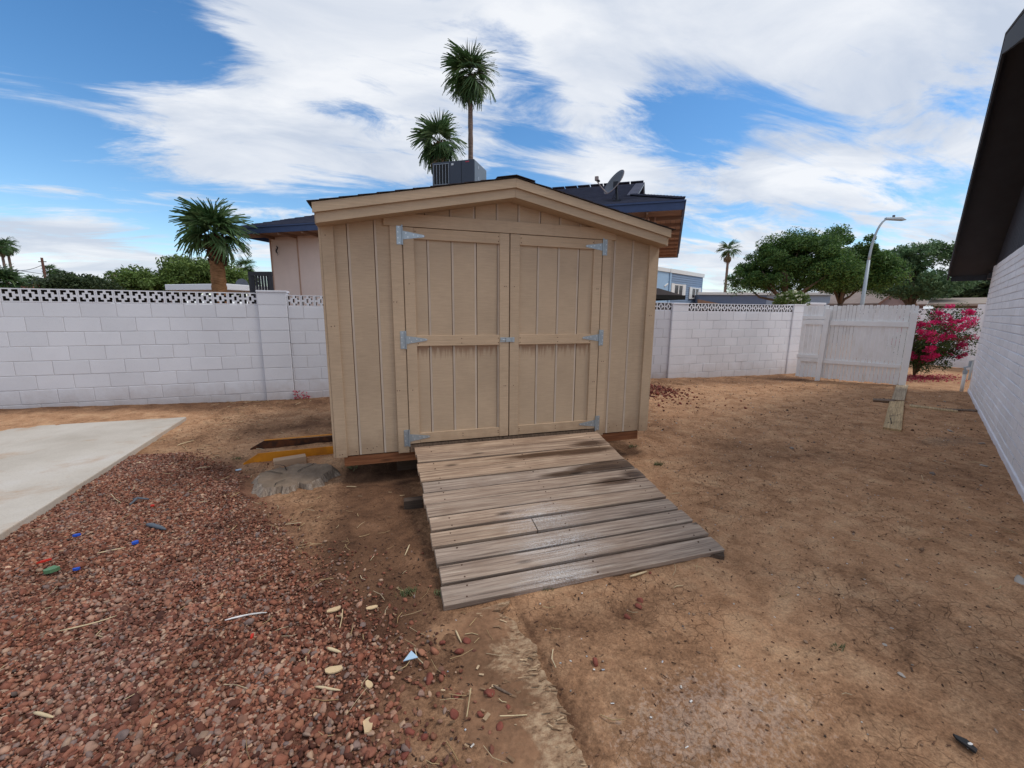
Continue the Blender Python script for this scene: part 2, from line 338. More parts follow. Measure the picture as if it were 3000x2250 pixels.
def m_white_block(name, c, dirtc, amt, bs=130.):
    t = NT(name); v = rnd_offset(t); p = t.geo.outputs['Position']
    big = t.noise(p, 1.1, 5, .6); pores = t.noise(v, bs, 3, .6); mid = t.noise(v, 28, 4, .6)
    cc = t.mix(1., tuple(c), t.ramp(big, [(.3, .93), (.7, 1.04)]), 'MULTIPLY')
    cc = t.hsv(cc, v=t.math('ADD', t.math('MULTIPLY', t.rand(), .07), .965))
    cc = t.mix(t.ramp(pores, [(.62, 0.), (.72, .5)]), cc, srgb(150, 148, 146))
    s = t.N.new('ShaderNodeSeparateXYZ'); t.L.new(p, s.inputs[0])
    low = t.math('SUBTRACT', t.math('ADD', t.math('MULTIPLY', t.noise(p, 5., 5, .65), .5), -.10), s.outputs[2])
    cc = t.mix(t.math('MULTIPLY', t.ramp(low, [(.06, 0.), (.42, 1.)]), amt), cc, dirtc)
    h = t.math('ADD', t.math('MULTIPLY', pores, .5), t.math('MULTIPLY', mid, .5))
    return t.fin(cc, .8, t.bump(h, .35, .006), 0, .25)
M_BLOCK = m_white_block('white_painted_block', srgb(213, 213, 218), srgb(150, 128, 112), .5)
M_BLOCKR = m_white_block('white_painted_block_clean', srgb(238, 238, 241), srgb(170, 150, 134), .35)
M_HBRICK = m_white_block('white_painted_slump_brick', srgb(240, 241, 245), srgb(186, 170, 150), .25, 60.)
M_MORTAR = simple('painted_mortar', srgb(205, 205, 210), .85, .08, 8, .2)
M_MORTARL = simple('grey_mortar', srgb(196, 194, 195), .85, .10, 8, .2)
M_HMORT = simple('white_mortar', srgb(228, 229, 236), .85, .06, 8, .2)
M_WWOOD = simple('white_painted_wood', srgb(244, 243, 242), .7, .04, 5, .2, 40, objvar=.03, dirt=srgb(212, 202, 188), dirt_amt=.35)
M_RAWBLOCK = simple('unpainted_block', srgb(78, 72, 68), .95, .2, 9, .2)
def m_concrete():
    t = NT('stained_concrete'); p = t.geo.outputs['Position']
    a = t.noise(p, 1.3, 7, .6); b = t.noise(p, .8, 6, .65, .4); f = t.noise(p, 70, 4, .6); st = t.noise(t.map(p, (1.2, 1.6, 1), (0, 0, .9)), 1.1, 8, .68, .5)
    cc = t.ramp(a, [(.3, srgb(178, 168, 154)), (.55, srgb(196, 187, 174)), (.8, srgb(206, 200, 192))])
    cc = t.mix(t.ramp(st, [(.53, 0.), (.72, .75)]), cc, srgb(172, 134, 98)); cc = t.mix(t.ramp(b, [(.60, 0.), (.8, .55)]), cc, srgb(150, 124, 100))
    cc = t.mix(t.ramp(f, [(.3, .25), (.5, 0.)]), cc, srgb(140, 128, 116))
    return t.fin(cc, .85, t.bump(f, .2, .003), 0, .25)
M_CONC = m_concrete()
def m_ground():
    t = NT('desert_dirt'); p = t.geo.outputs['Position']
    at = t.N.new('ShaderNodeAttribute'); at.attribute_name = 'soil'; s = t.N.new('ShaderNodeSeparateColor'); t.L.new(at.outputs['Color'], s.inputs[0])
    dark, red, grey = s.outputs[0], s.outputs[1], s.outputs[2]
    big = t.noise(p, .85, 6, .62, .3); mid = t.noise(p, 4.5, 7, .66, .4); fine = t.noise(p, 40, 5, .7); gr = t.noise(p, 210, 3, .65)
    light = t.ramp(mid, [(.28, srgb(154, 113, 82)), (.5, srgb(191, 147, 111)), (.74, srgb(211, 172, 134))])
    drk = t.ramp(mid, [(.28, srgb(80, 56, 42)), (.6, srgb(124, 91, 68)), (.8, srgb(150, 114, 88))])
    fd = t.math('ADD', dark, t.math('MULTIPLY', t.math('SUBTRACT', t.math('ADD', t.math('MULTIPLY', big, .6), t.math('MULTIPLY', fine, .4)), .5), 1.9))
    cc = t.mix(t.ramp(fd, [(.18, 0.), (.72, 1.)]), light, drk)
    cc = t.mix(t.math('MULTIPLY', red, .85), cc, t.ramp(mid, [(.3, srgb(84, 52, 42)), (.7, srgb(128, 86, 70))]))
    gm = t.math('ADD', grey, t.math('MULTIPLY', t.math('SUBTRACT', fine, .5), 1.2))
    cc = t.mix(t.ramp(gm, [(.35, 0.), (.8, .85)]), cc, t.ramp(fine, [(.3, srgb(84, 78, 72)), (.7, srgb(136, 126, 114))]))
    # mineral efflorescence, pale flecks, dark crumbs
    al = t.N.new('ShaderNodeSeparateXYZ'); t.L.new(p, al.inputs[0])
    ex = t.math('DIVIDE', t.math('SUBTRACT', al.outputs[0], 1.55), .42); ey = t.math('DIVIDE', t.math('SUBTRACT', al.outputs[1], -2.62), .20)
    ef = t.math('ADD', t.math('ADD', t.math('MULTIPLY', ex, ex), t.math('MULTIPLY', ey, ey)), t.math('MULTIPLY', t.math('SUBTRACT', fine, .5), 8.))
    cc = t.mix(t.ramp(ef, [(-.0, .32), (.7, 0.)]), cc, srgb(190, 174, 162))
    cc = t.mix(t.ramp(gr, [(.66, 0.), (.74, .6)]), cc, srgb(214, 192, 166)); cc = t.mix(t.ramp(gr, [(.28, .75), (.36, 0.)]), cc, srgb(70, 52, 42))
    f2 = t.noise(p, 95, 4, .7); cc = t.mix(1., cc, t.ramp(f2, [(.3, .62), (.55, 1.), (.75, 1.14)]), 'MULTIPLY')
    f3 = t.noise(p, 15, 7, .72, .3); cc = t.mix(1., cc, t.ramp(f3, [(.30, .68), (.47, .98), (.7, 1.12)]), 'MULTIPLY')
    f4 = t.voro(p, 34, 'F1'); cc = t.mix(t.math('MULTIPLY', t.ramp(f4.outputs['Distance'], [(.10, 1.), (.24, 0.)]), t.ramp(f3, [(.36, .8), (.55, .12)])), cc, srgb(66, 49, 39))
    # drying cracks
    wp = t.N.new('ShaderNodeVectorMath'); wp.operation = 'ADD'; t.L.new(p, wp.inputs[0])
    nz = t.N.new('ShaderNodeTexNoise'); t.L.new(p, nz.inputs['Vector']); nz.inputs['Scale'].default_value = 9.; sc = t.N.new('ShaderNodeVectorMath'); sc.operation = 'SCALE'; t.L.new(nz.outputs['Color'], sc.inputs[0]); sc.inputs['Scale'].default_value = .09
    t.L.new(sc.outputs[0], wp.inputs[1])
    vr = t.voro(wp.outputs[0], 13., 'DISTANCE_TO_EDGE'); crk = t.ramp(vr.outputs['Distance'], [(.0, 1.), (.03, 0.)])
    cm = t.math('MULTIPLY', crk, t.math('MULTIPLY', t.ramp(t.noise(p, 1.3, 3, .5), [(.46, 0.), (.6, 1.)]), t.math('SUBTRACT', 1., dark, True)))
    cc = t.mix(t.math('MULTIPLY', cm, .38), cc, srgb(92, 66, 48))
    h = t.math('ADD', t.math('MULTIPLY', fine, .5), t.math('ADD', t.math('MULTIPLY', gr, .22), t.math('MULTIPLY', t.math('SUBTRACT', 1., cm), .3)))
    return t.fin(cc, .95, t.bump(h, 1., .02), 0, .12)
M_GROUND = m_ground()
def m_island(name, stops, rough=.85, bump=.4, bscale=120., var=.3, nscale=25., spec=.25, patch=False):
    """colour picked per loose piece"""
    t = NT(name); r = t.geo.outputs['Random Per Island']; p = t.geo.outputs['Position']
    cc = t.ramp(r, stops); cc = t.mix(1., cc, t.ramp(t.noise(p, nscale, 4, .6), [(.3, 1-var), (.7, 1+var)]), 'MULTIPLY')
    if patch: cc = t.mix(t.ramp(t.noise(p, 1.5, 4, .6), [(.48, 0.), (.75, .35)]), cc, t.hsv(cc, sat=.68, v=1.12)); cc = t.mix(1., cc, t.ramp(t.noise(p, 2.6, 4, .6), [(.3, .72), (.6, 1.05)]), 'MULTIPLY')
    return t.fin(cc, rough, t.bump(t.noise(p, bscale, 3, .6), bump, .004) if bump else None, 0, spec)
M_GRAVEL = m_island('red_lava_gravel', [(0., srgb(76, 46, 36)), (.2, srgb(124, 74, 56)), (.38, srgb(142, 90, 70)), (.54, srgb(164, 114, 88)), (.68, srgb(100, 62, 50)), (.80, srgb(176, 136, 112)), (.9, srgb(122, 104, 98)), (.96, srgb(196, 160, 130)), (1., srgb(78, 68, 66))], patch=True)
M_LAVA = m_island('dark_red_lava_rock', [(0., srgb(82, 46, 40)), (.5, srgb(122, 66, 54)), (1., srgb(148, 92, 74))])
M_STRAW = m_island('dry_straw', [(0., srgb(150, 120, 84)), (.5, srgb(190, 164, 122)), (.85, srgb(214, 196, 160)), (1., srgb(112, 84, 58))], .8, 0)
M_MULCH = m_island('dark_crumbs', [(0., srgb(58, 40, 32)), (.5, srgb(92, 66, 52)), (.8, srgb(130, 96, 74)), (1., srgb(60, 54, 50))], .9, 0)
M_CHIPS = m_island('pale_chips', [(0., srgb(190, 178, 164)), (.6, srgb(226, 222, 216)), (1., srgb(160, 160, 164))], .7, 0)
M_PETAL = m_island('fallen_pink_petals', [(0., srgb(150, 50, 70)), (.6, srgb(190, 60, 88)), (1., srgb(140, 70, 70))], .7, 0)
def m_leaf(name, stops, trans=.3, rough=.55):
    t = NT(name); r = t.geo.outputs['Random Per Island']; cc = t.ramp(r, stops)
    cc = t.mix(1., cc, t.ramp(t.noise(t.geo.outputs['Position'], .9, 3, .5), [(.3, .75), (.7, 1.25)]), 'MULTIPLY')
    t.fin(cc, rough, None, 0, .3)
    tr = t.N.new('ShaderNodeBsdfTranslucent'); t.put(tr.inputs[0], cc); mx = t.N.new('ShaderNodeMixShader'); mx.inputs[0].default_value = trans
    t.L.new(t.b.outputs[0], mx.inputs[1]); t.L.new(tr.outputs[0], mx.inputs[2]); t.L.new(mx.outputs[0], t.out.inputs[0]); return t.m
M_FICUS = m_leaf('dark_glossy_foliage', [(0., (.03, .07, .018)), (.5, (.075, .16, .038)), (1., (.17, .27, .07))])
M_ELM = m_leaf('mid_green_foliage', [(0., (.05, .105, .045)), (.5, (.105, .19, .08)), (1., (.19, .28, .13))])
M_PALOV = m_leaf('palo_verde_foliage', [(0., (.06, .10, .02)), (.5, (.11, .18, .04)), (1., (.20, .27, .07))])
M_BUSH = m_leaf('dusty_green_foliage', [(0., (.025, .045, .018)), (.6, (.05, .075, .03)), (1., (.09, .12, .045))])
M_PALM = m_leaf('palm_frond_green', [(0., (.04, .085, .028)), (.5, (.085, .155, .055)), (1., (.17, .25, .10))], .3, .4)
M_PALMDEAD = m_leaf('dead_palm_frond', [(0., (.13, .085, .045)), (.6, (.26, .18, .10)), (1., (.36, .27, .16))], .15)
M_BGREEN = m_leaf('bougainvillea_leaf', [(0., (.02, .05, .012)), (.6, (.05, .09, .02)), (1., (.10, .14, .03))])
M_BPINK = m_leaf('bougainvillea_bract', [(0., (.48, .012, .10)), (.6, (.66, .022, .16)), (1., (.80, .06, .24))], .35)
M_WHITEFL = m_leaf('white_flower', [(0., (.65, .65, .45)), (1., (.82, .82, .68))], .3)
M_BARK = simple('grey_bark', srgb(104, 88, 74), .9, .3, 6, .6, 25, bdist=.02)
M_PTRUNK = None
def m_palm_trunk(name, c0, c1):
    t = NT(name); v = t.tc.outputs['Object']; n = t.noise(t.map(v, (4, 4, 22)), 1.4, 6, .65, .3); w = t.noise(v, 3., 5, .6)
    cc = t.mix(1., t.ramp(n, [(.3, c0), (.7, c1)]), t.ramp(w, [(.3, .8), (.7, 1.15)]), 'MULTIPLY')
    return t.fin(cc, .95, t.bump(n, .8, .03), 0, .15)
M_PTRUNK = m_palm_trunk('palm_trunk_brown', srgb(104, 74, 50), srgb(168, 126, 90)); M_PTRUNK2 = m_palm_trunk('palm_trunk_grey', srgb(96, 80, 72), srgb(146, 126, 114))
M_BOOT = simple('palm_boots', srgb(78, 58, 42), .95, .3, 8, .6, 30, bdist=.02)
M_PINK = simple('pink_stucco_panel', srgb(240, 218, 206), .85, .05, 2, .25, 60)
M_PINKB = simple('pink_batten', srgb(196, 160, 138), .85, .06, 3, .1)
M_BLUEF = simple('navy_fascia_paint', srgb(62, 78, 112), .55, .12, 4, .1)
M_SOFFIT = simple('raw_soffit_boards', srgb(150, 120, 100), .85, .15, 3, .2, objvar=.12)
M_SHING = simple('dark_shingle', srgb(74, 76, 90), .95, .25, 5, .5, 80, objvar=.07, spec=.1)
M_SHED_SH = simple('shed_shingle', srgb(52, 44, 42), .92, .2, 6, .5, 90, objvar=.1)
M_BLACK = simple('black_house_trim', srgb(54, 55, 60), .75, .12, 5, .25, 70)
M_BLACKS = simple('black_siding', srgb(50, 52, 60), .7, .12, 6, .2, 50, objvar=.1)
M_ACF = simple('ac_charcoal_metal', srgb(62, 70, 84), .5, .06, 3, .03); M_ACS = simple('ac_side_metal', srgb(112, 122, 132), .5, .08, 3, .03)
M_ACW = simple('ac_pale_bar', srgb(150, 160, 170), .5, .05, 3, 0); M_ACD = simple('ac_coil_dark', (.012, .013, .016), .6, .1, 9, 0)
M_LABEL = simple('white_sticker', srgb(205, 210, 215), .6, .03, 5, 0); M_REDLOGO = simple('red_badge', srgb(170, 60, 80), .5, .03, 5, 0)
M_DISH = simple('dish_grey', srgb(92, 96, 104), .5, .06, 4, .03); M_DARKMET = simple('dark_steel', srgb(52, 54, 60), .5, .1, 6, .05, metal=.3)
M_ARM = simple('dish_arm', srgb(150, 138, 136), .5, .05, 6, 0)
M_BLUES = simple('blue_lap_siding', srgb(128, 148, 172), .75, .05, 4, .1); M_BLUEL = simple('pale_blue_panel', srgb(158, 188, 214), .75, .04, 4, .1)
M_GREYB = simple('blue_grey_stucco', srgb(108, 122, 146), .85, .06, 2, .1); M_GREYL = simple('light_blue_stucco', srgb(160, 174, 192), .85, .06, 2, .1)
M_WTRIM = simple('white_trim', srgb(226, 226, 222), .6, .03, 4, 0)
M_GLASS = simple('dark_window_glass', srgb(52, 46, 50), .15, .1, 3, 0, spec=.6)
M_BROOF = simple('brown_shingle_roof', srgb(142, 126, 118), .92, .14, 3, .5, 30, bdist=.02); M_BROOF2 = simple('tan_roof', srgb(160, 146, 134), .92, .1, 3, .3, 30)
M_BWALL = simple('brown_grey_wall', srgb(128, 108, 106), .85, .08, 2, .2)
M_LAMP = simple('lamp_pole_paint', srgb(164, 174, 180), .45, .05, 3, 0, metal=.2)
M_POLE = simple('utility_pole_wood', srgb(110, 78, 66), .9, .15, 3, .2); M_WIRE = simple('wire_black', (.03, .03, .035), .6, .05, 3, 0)
M_YEL = simple('yellow_painted_steel', srgb(206, 132, 28), .55, .12, 7, .15, 50, dirt=srgb(134, 74, 34), dirt_amt=.7)
M_YELIN = simple('rusty_blackened_steel', srgb(60, 40, 30), .85, .3, 9, .4, 40, dirt=srgb(150, 84, 36), dirt_amt=.6)
M_PAVER = simple('tan_paver', srgb(176, 148, 122), .9, .08, 9, .3, 90)
M_BLKPL = simple('black_plastic', srgb(40, 42, 44), .5, .1, 8, .1); M_BLUEPL = simple('pale_blue_plastic', srgb(170, 196, 214), .4, .05, 5, 0)
M_RED = simple('red_plastic', srgb(200, 52, 36), .5, .05, 5, 0); M_BLUE = simple('blue_plastic', srgb(40, 84, 186), .5, .05, 5, 0); M_GREEN = simple('green_plastic', srgb(92, 128, 92), .5, .1, 5, 0); M_GREYPL = simple('grey_plastic', srgb(90, 96, 104), .5, .1, 5, 0)
M_WHITEP = simple('white_roof_membrane', srgb(232, 234, 238), .6, .03, 2, 0)
M_GRASS = m_island('weed_green', [(0., (.06, .075, .025)), (.5, (.11, .13, .05)), (1., (.24, .20, .11))], .7, 0)
def m_ply():
    t = NT('rotten_plywood'); p = t.geo.outputs['Position']
    g = t.noise(t.map(p, (16, 26, 16), (0, 0, .30)), 1.9, 9, .72, 0.); b = t.noise(p, 3.6, 7, .68, .5); f = t.noise(p, 42, 5, .7)
    cc = t.ramp(g, [(.32, srgb(92, 70, 54)), (.47, srgb(160, 130, 102)), (.64, srgb(194, 168, 136))])
    s = t.N.new('ShaderNodeSeparateXYZ'); t.L.new(p, s.inputs[0])
    fx = t.math('ADD', t.math('MULTIPLY', t.math('SUBTRACT', s.outputs[0], .90), -3.6), t.math('MULTIPLY', t.math('SUBTRACT', b, .5), 2.6))
    dirt = t.ramp(t.math('MULTIPLY', t.noise(p, 4.5, 7, .66), 1.), [(.3, srgb(104, 76, 56)), (.55, srgb(140, 104, 78)), (.8, srgb(170, 132, 100))])
    cc = t.mix(t.ramp(fx, [(-.35, .15), (.2, .95)]), cc, dirt)
    cc = t.mix(1., cc, t.ramp(f, [(.3, .72), (.55, 1.), (.75, 1.12)]), 'MULTIPLY')
    return t.fin(cc, .95, t.bump(t.math('ADD', t.math('MULTIPLY', g, .6), t.math('MULTIPLY', f, .4)), .8, .01), 0, .15)
M_PLY = m_ply()

# ================================================================== the setting
def gz(x, y):
    x = np.asarray(x, float); y = np.asarray(y, float)
    b = -.252 + .095*sstep(-1.2, -5, x)*sstep(1.2, 3.6, y) - .075*sstep(5, 10.3, x)*sstep(1.6, 4.2, y)
    b = b + .020*(fbm(x, y, .9, 3, 3)-.5) + .022*(fbm(x, y, 5., 3, 9)-.5)
    b = b - .030*np.exp(-((x-1.5)**2/1.6+(y+1.9)**2/.10)) - .03*sstep(.0, .15, x)*sstep(3.05, 2.9, x)*sstep(-.25, .1, y)*sstep(2.6, 2.3, y)
    return b
g1 = lambda x, y: float(gz(x, y))
GB = np.array([atz(px, py, -.24)[:2] for px, py in ((560,1290),(700,1385),(790,1500),(870,1640),(950,1750),(1110,1880),(1105,2000),(1060,2100),(1115,2245))])
GBo = np.argsort(GB[:, 1])
def gravel_d(x, y):
    """metres left of the gravel edge (positive inside)"""
    e = np.interp(y, GB[GBo, 1], GB[GBo, 0]); return e - x
def slab_edge(y): return np.interp(y, [-3, -.4, 2.82], [-1.84, -1.975, -2.15])
def build_ground():
    def axis(segs):
        a = []
        for s, e, st in segs: a += list(np.arange(s, e-1e-6, st))
        return np.array(a + [segs[-1][1]])
    X = axis([(-700,-100,100),(-100,-20,16),(-20,-6,1.),(-6,-2.6,.12),(-2.6,5.4,.03),(5.4,10,.06),(10,18,.25),(18,60,4),(60,700,80)])
    Y = axis([(-300,-40,40),(-40,-6,3),(-6,-3,.2),(-3,2.2,.03),(2.2,4.8,.06),(4.8,12,.5),(12,80,5),(80,900,60)])
    gx, gy = np.meshgrid(X, Y); H = gz(gx, gy); H = H + .017*(fbm(gx, gy, 15., 3, 21)-.5)
    V = np.stack([gx, gy, H], -1).reshape(-1, 3); nx, ny = len(X), len(Y)
    i = np.arange(nx*ny).reshape(ny, nx); Fc = np.stack([i[:-1,:-1], i[:-1,1:], i[1:,1:], i[1:,:-1]], -1).reshape(-1, 4)
    x, y = gx.ravel(), gy.ravel(); gd = gravel_d(x, y)
    red = sstep(-.25, .15, gd)*sstep(1.25, .85, y)
    def sp(cx, cy, rx, ry): return np.exp(-(((x-cx)/rx)**2+((y-cy)/ry)**2))
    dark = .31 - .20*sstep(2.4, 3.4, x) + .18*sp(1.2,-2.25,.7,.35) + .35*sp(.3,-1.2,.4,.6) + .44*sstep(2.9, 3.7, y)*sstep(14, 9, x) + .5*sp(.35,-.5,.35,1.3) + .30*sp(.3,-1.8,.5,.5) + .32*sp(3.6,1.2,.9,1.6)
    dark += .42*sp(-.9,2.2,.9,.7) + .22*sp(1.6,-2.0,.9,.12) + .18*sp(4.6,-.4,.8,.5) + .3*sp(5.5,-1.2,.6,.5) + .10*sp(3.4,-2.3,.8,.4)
    dark += .22*np.exp(-((x-1.035)/.022)**2)*sstep(-1.7, -1.85, y)  # shade beside the raised plywood edge, painted into the soil colour
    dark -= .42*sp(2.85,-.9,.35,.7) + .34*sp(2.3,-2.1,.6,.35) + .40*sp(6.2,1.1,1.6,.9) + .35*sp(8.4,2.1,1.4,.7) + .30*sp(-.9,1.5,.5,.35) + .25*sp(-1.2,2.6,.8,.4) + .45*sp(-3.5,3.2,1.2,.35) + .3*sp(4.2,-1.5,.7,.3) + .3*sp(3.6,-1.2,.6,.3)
    dark += .4*sstep(.0, .1, x)*sstep(3.1, 3., x)*sstep(-.1, .1, y)*sstep(2.6, 2.4, y)  # shade under the shed floor, also put into the soil colour
    grey = .55*sp(6.8,-.65,.8,.28) + .3*sp(5.6,-1.15,.4,.25)
    # two old wheel or drag marks
    for (ax, ay, bx, by) in ((*atz(2715,1575,-.25)[:2], *atz(2650,1940,-.25)[:2]), (*atz(2540,1620,-.25)[:2], *atz(2470,1800,-.25)[:2])):
        dx, dy = bx-ax, by-ay; t_ = np.clip(((x-ax)*dx+(y-ay)*dy)/(dx*dx+dy*dy), 0, 1); d = np.hypot(x-ax-t_*dx, y-ay-t_*dy); m = np.exp(-(d/.016)**2)
        dark += .12*m; V[:, 2] -= .005*m
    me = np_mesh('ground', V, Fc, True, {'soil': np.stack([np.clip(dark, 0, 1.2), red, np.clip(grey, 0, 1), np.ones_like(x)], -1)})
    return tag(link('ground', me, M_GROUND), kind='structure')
build_ground()
# concrete slab at the left
sl = MB().prism([(-2.15,2.82,-.36),(-9.5,2.74,-.36),(-9.5,-3.4,-.36),(-1.83,-3.4,-.36),(-1.975,-.4,-.36)][::-1], (0, 0, .16))
tag(obj('concrete_slab', sl, M_CONC, bevel=.008), kind='structure')

# ------------------------------------------------------------------ block walls
def cbox_mesh(name, lx, ly, lz, ch):
    """box with its front (-y) and back edges chamfered: one masonry unit"""
    hx, hy, hz = lx/2, ly/2, lz/2; m = MB()
    v = []
    for (y, c) in ((-hy, ch), (-hy+ch, 0), (hy-ch, 0), (hy, ch)):
        v += [(-hx+c, y, -hz+c), (hx-c, y, -hz+c), (hx-c, y, hz-c), (-hx+c, y, hz-c)]
    f = [(0,1,2,3), (15,14,13,12)]
    for l in range(3):
        for k in range(4): f.append((l*4+k, (l+1)*4+k, (l+1)*4+(k+1) % 4, l*4+(k+1) % 4))
    return mesh_of(name, v, f)
_units = {}
def unit(lx, ly, lz, ch, mat):
    k = (round(lx, 3), ly, lz, ch, mat.name)
    if k not in _units:
        _units[k] = cbox_mesh('block', lx, ly, lz, ch); _units[k].materials.append(mat)
    return _units[k]
def motif_mesh(name, bitmap, size, h, depth, mat):
    """pierced screen block: bitmap rows top to bottom, # solid"""
    inner = []; ny, nx = len(bitmap), len(bitmap[0]); m = MB(); sx, sz = size/nx, h/ny
    P = lambda i, j, y: (-size/2+i*sx, y, h/2-j*sz)
    for j in range(ny):
        for i in range(nx):
            if bitmap[j][i] != '#': continue
            for y, fl in ((-depth/2, 0), (depth/2, 1)):
                q = [P(i, j+1, y), P(i+1, j+1, y), P(i+1, j, y), P(i, j, y)]; m.add(q, [(0,1,2,3) if not fl else (3,2,1,0)])
            for di, dj, a, b in ((-1,0,(0,0),(0,1)),(1,0,(1,1),(1,0)),(0,-1,(1,0),(0,0)),(0,1,(0,1),(1,1))):
                ii, jj = i+di, j+dj
                if 0 <= ii < nx and 0 <= jj < ny and bitmap[jj][ii] == '#': continue
                q = [P(i+a[0], j+a[1], -depth/2), P(i+b[0], j+b[1], -depth/2), P(i+b[0], j+b[1], depth/2), P(i+a[0], j+a[1], depth/2)]
                if not (0 <= ii < nx and 0 <= jj < ny): m.add(q, [(0,1,2,3)])
                else: m.add(q, [(0,1,2,3)]); inner.append(len(m.f)-1)
    me = mesh_of(name, m.v, m.f); me.materials.append(mat); me.materials.append(M_RAWBLOCK)
    for k in inner: me.polygons[k].material_index = 1
    return me
SQ = ["############",
      "#....##....#",
      "#....##....#",
      "#..######..#",
      "#..##..##..#",
      "#####..#####",
      "#####..#####",
      "#..##..##..#",
      "#..######..#",
      "#....##....#",
      "#....##....#",
      "############"]
WP0 = np.array([-4.47, 3.8257, 0]); WA = .0466
wu = np.array([math.cos(WA), math.sin(WA), 0]); wn = np.array([-math.sin(WA), math.cos(WA), 0])
def wx(s): return WP0 + wu*s
def block_wall(root, s_a, s_b, L1, htop, mat, mort, off=0.0, thick=.15, breeze=True, ncourse=8, joint=.007, breeze_skip=(), motif=None, p0=None, ang=None, rowh=.2032, unitl=.4064, maxparts=10**9):
    """s along the wall, L1 = underside of the pierced top course"""
    ang = WA if ang is None else ang; p0 = WP0 if p0 is None else p0
    u = np.array([math.cos(ang), math.sin(ang), 0]); n = np.array([-math.sin(ang), math.cos(ang), 0])
    face = off                                     # how far the face stands in front of (-) the wall line
    zc = L1
    mb = MB(); zb = L1-ncourse*rowh; c = p0 + u*(s_a+s_b)/2 + n*(face+thick/2+.002)
    ax = np.stack([u, n, [0,0,1]], 1)
    mb.obox(np.array([*c[:2], (L1-.004+zb)/2]), (s_b-s_a-.004, thick-.008, L1-.004-zb), ax)
    obj('mortar', mb, mort, root)
    cnt = 0
    for r in range(ncourse):
        st = 0.0 if r % 2 == 0 else unitl/2
        k0 = math.floor((s_a-st)/unitl)
        s = st + k0*unitl
        while s < s_b-1e-4:
            a, b = max(s, s_a), min(s+unitl, s_b); s += unitl
            if b-a < .02: continue
            me = unit(b-a-joint, thick, rowh-joint, .004, mat)
            jx = random.gauss(0, .0012)
            cc = p0 + u*(a+b)/2 + n*(face+thick/2+jx); link('block', me, None, root, (cc[0], cc[1], L1-(r+.5)*rowh), ang); cnt += 1
    if breeze:
        nb = int(round((s_b-s_a)/.2032)); w = (s_b-s_a)/nb
        me = motif_mesh('screen_block', motif or SQ, w-.003, htop-L1, .145, mat)
        for i in range(nb):
            cc = p0 + u*(s_a+(i+.5)*w) + n*(face+thick/2); link('screen_block', me, None, root, (cc[0], cc[1], (L1+htop)/2), ang)
    return cnt
def pilaster(root, s_a, s_b, L1, htop, mat, mort, proud=.035, ncourse=8, cap=True):
    for r in range(ncourse):
        me = unit(s_b-s_a-.006, .30, .2032-.006, .004, mat); cc = WP0 + wu*(s_a+s_b)/2 + wn*(.15-proud)
        link('block', me, None, root, (cc[0], cc[1], L1-(r+.5)*.2032), WA)
    cc = WP0 + wu*(s_a+s_b)/2 + wn*(.15-proud)
    me = unit(s_b-s_a-.004, .30, htop-L1-.03, .004, mat); link('block', me, None, root, (cc[0], cc[1], (L1+htop-.03)/2), WA)
    me = unit(s_b-s_a+.02, .32, .03, .004, mat); link('cap', me, None, root, (cc[0], cc[1], htop-.015), WA)
    mb = MB(); ax = np.stack([wu, wn, [0,0,1]], 1); mb.obox((cc[0], cc[1], (L1-.01+L1-ncourse*.2032)/2), (s_b-s_a-.02, .28, ncourse*.2032-.02), ax); obj('mortar', mb, mort, root)
S_PIL = (3.017, 3.43)                   # s of the left pilaster
t = thing('block_wall', wx(-1)*[1,1,0]+np.array([0,0,-.25]), 'white painted block wall with pierced top course behind the concrete slab', 'wall')
block_wall(t, -2.4, S_PIL[0], 1.3034, 1.489, M_BLOCK, M_MORTARL)
pilaster(t, *S_PIL, 1.3034, 1.531, M_BLOCK, M_MORTARL, proud=.03)
t = thing('block_wall', wx(5)*[1,1,0]+np.array([0,0,-.25]), 'white block wall bay right behind the tan shed, beside the pilaster', 'wall')
block_wall(t, S_PIL[1], S_PIL[1]+.2032*5, 1.3034-.02, 1.465, M_BLOCK, M_MORTARL, off=.02)
block_wall(t, S_PIL[1]+.2032*5, 11.17, 1.285, 1.455, M_BLOCK, M_MORTARL, off=.02, breeze=True)
t = thing('block_wall', wx(13)*[1,1,0]+np.array([0,0,-.25]), 'white painted block wall with pierced top course between shed and wooden gate', 'wall')
pilaster(t, 11.175, 11.61, 1.262, 1.452, M_BLOCKR, M_MORTAR, proud=.012)
block_wall(t, 11.612, 14.99, 1.262, 1.452, M_BLOCKR, M_MORTAR, off=.0, joint=.007)
pilaster(t, 14.995, 15.40, 1.262, 1.47, M_BLOCKR, M_MORTAR, proud=.03)

# ------------------------------------------------------------------ shed
IN = .0254; SD = 2.44; SW = 3.048
shed = thing('storage_shed', (1.524, 1.2, -.25), 'tan wooden storage shed with double doors and shallow gable roof', 'shed')
def rake_z(x): return 2.309 - .199*abs(x-1.524)          # top of the upper fascia board
def rz_wall(x): return rake_z(x) - .115
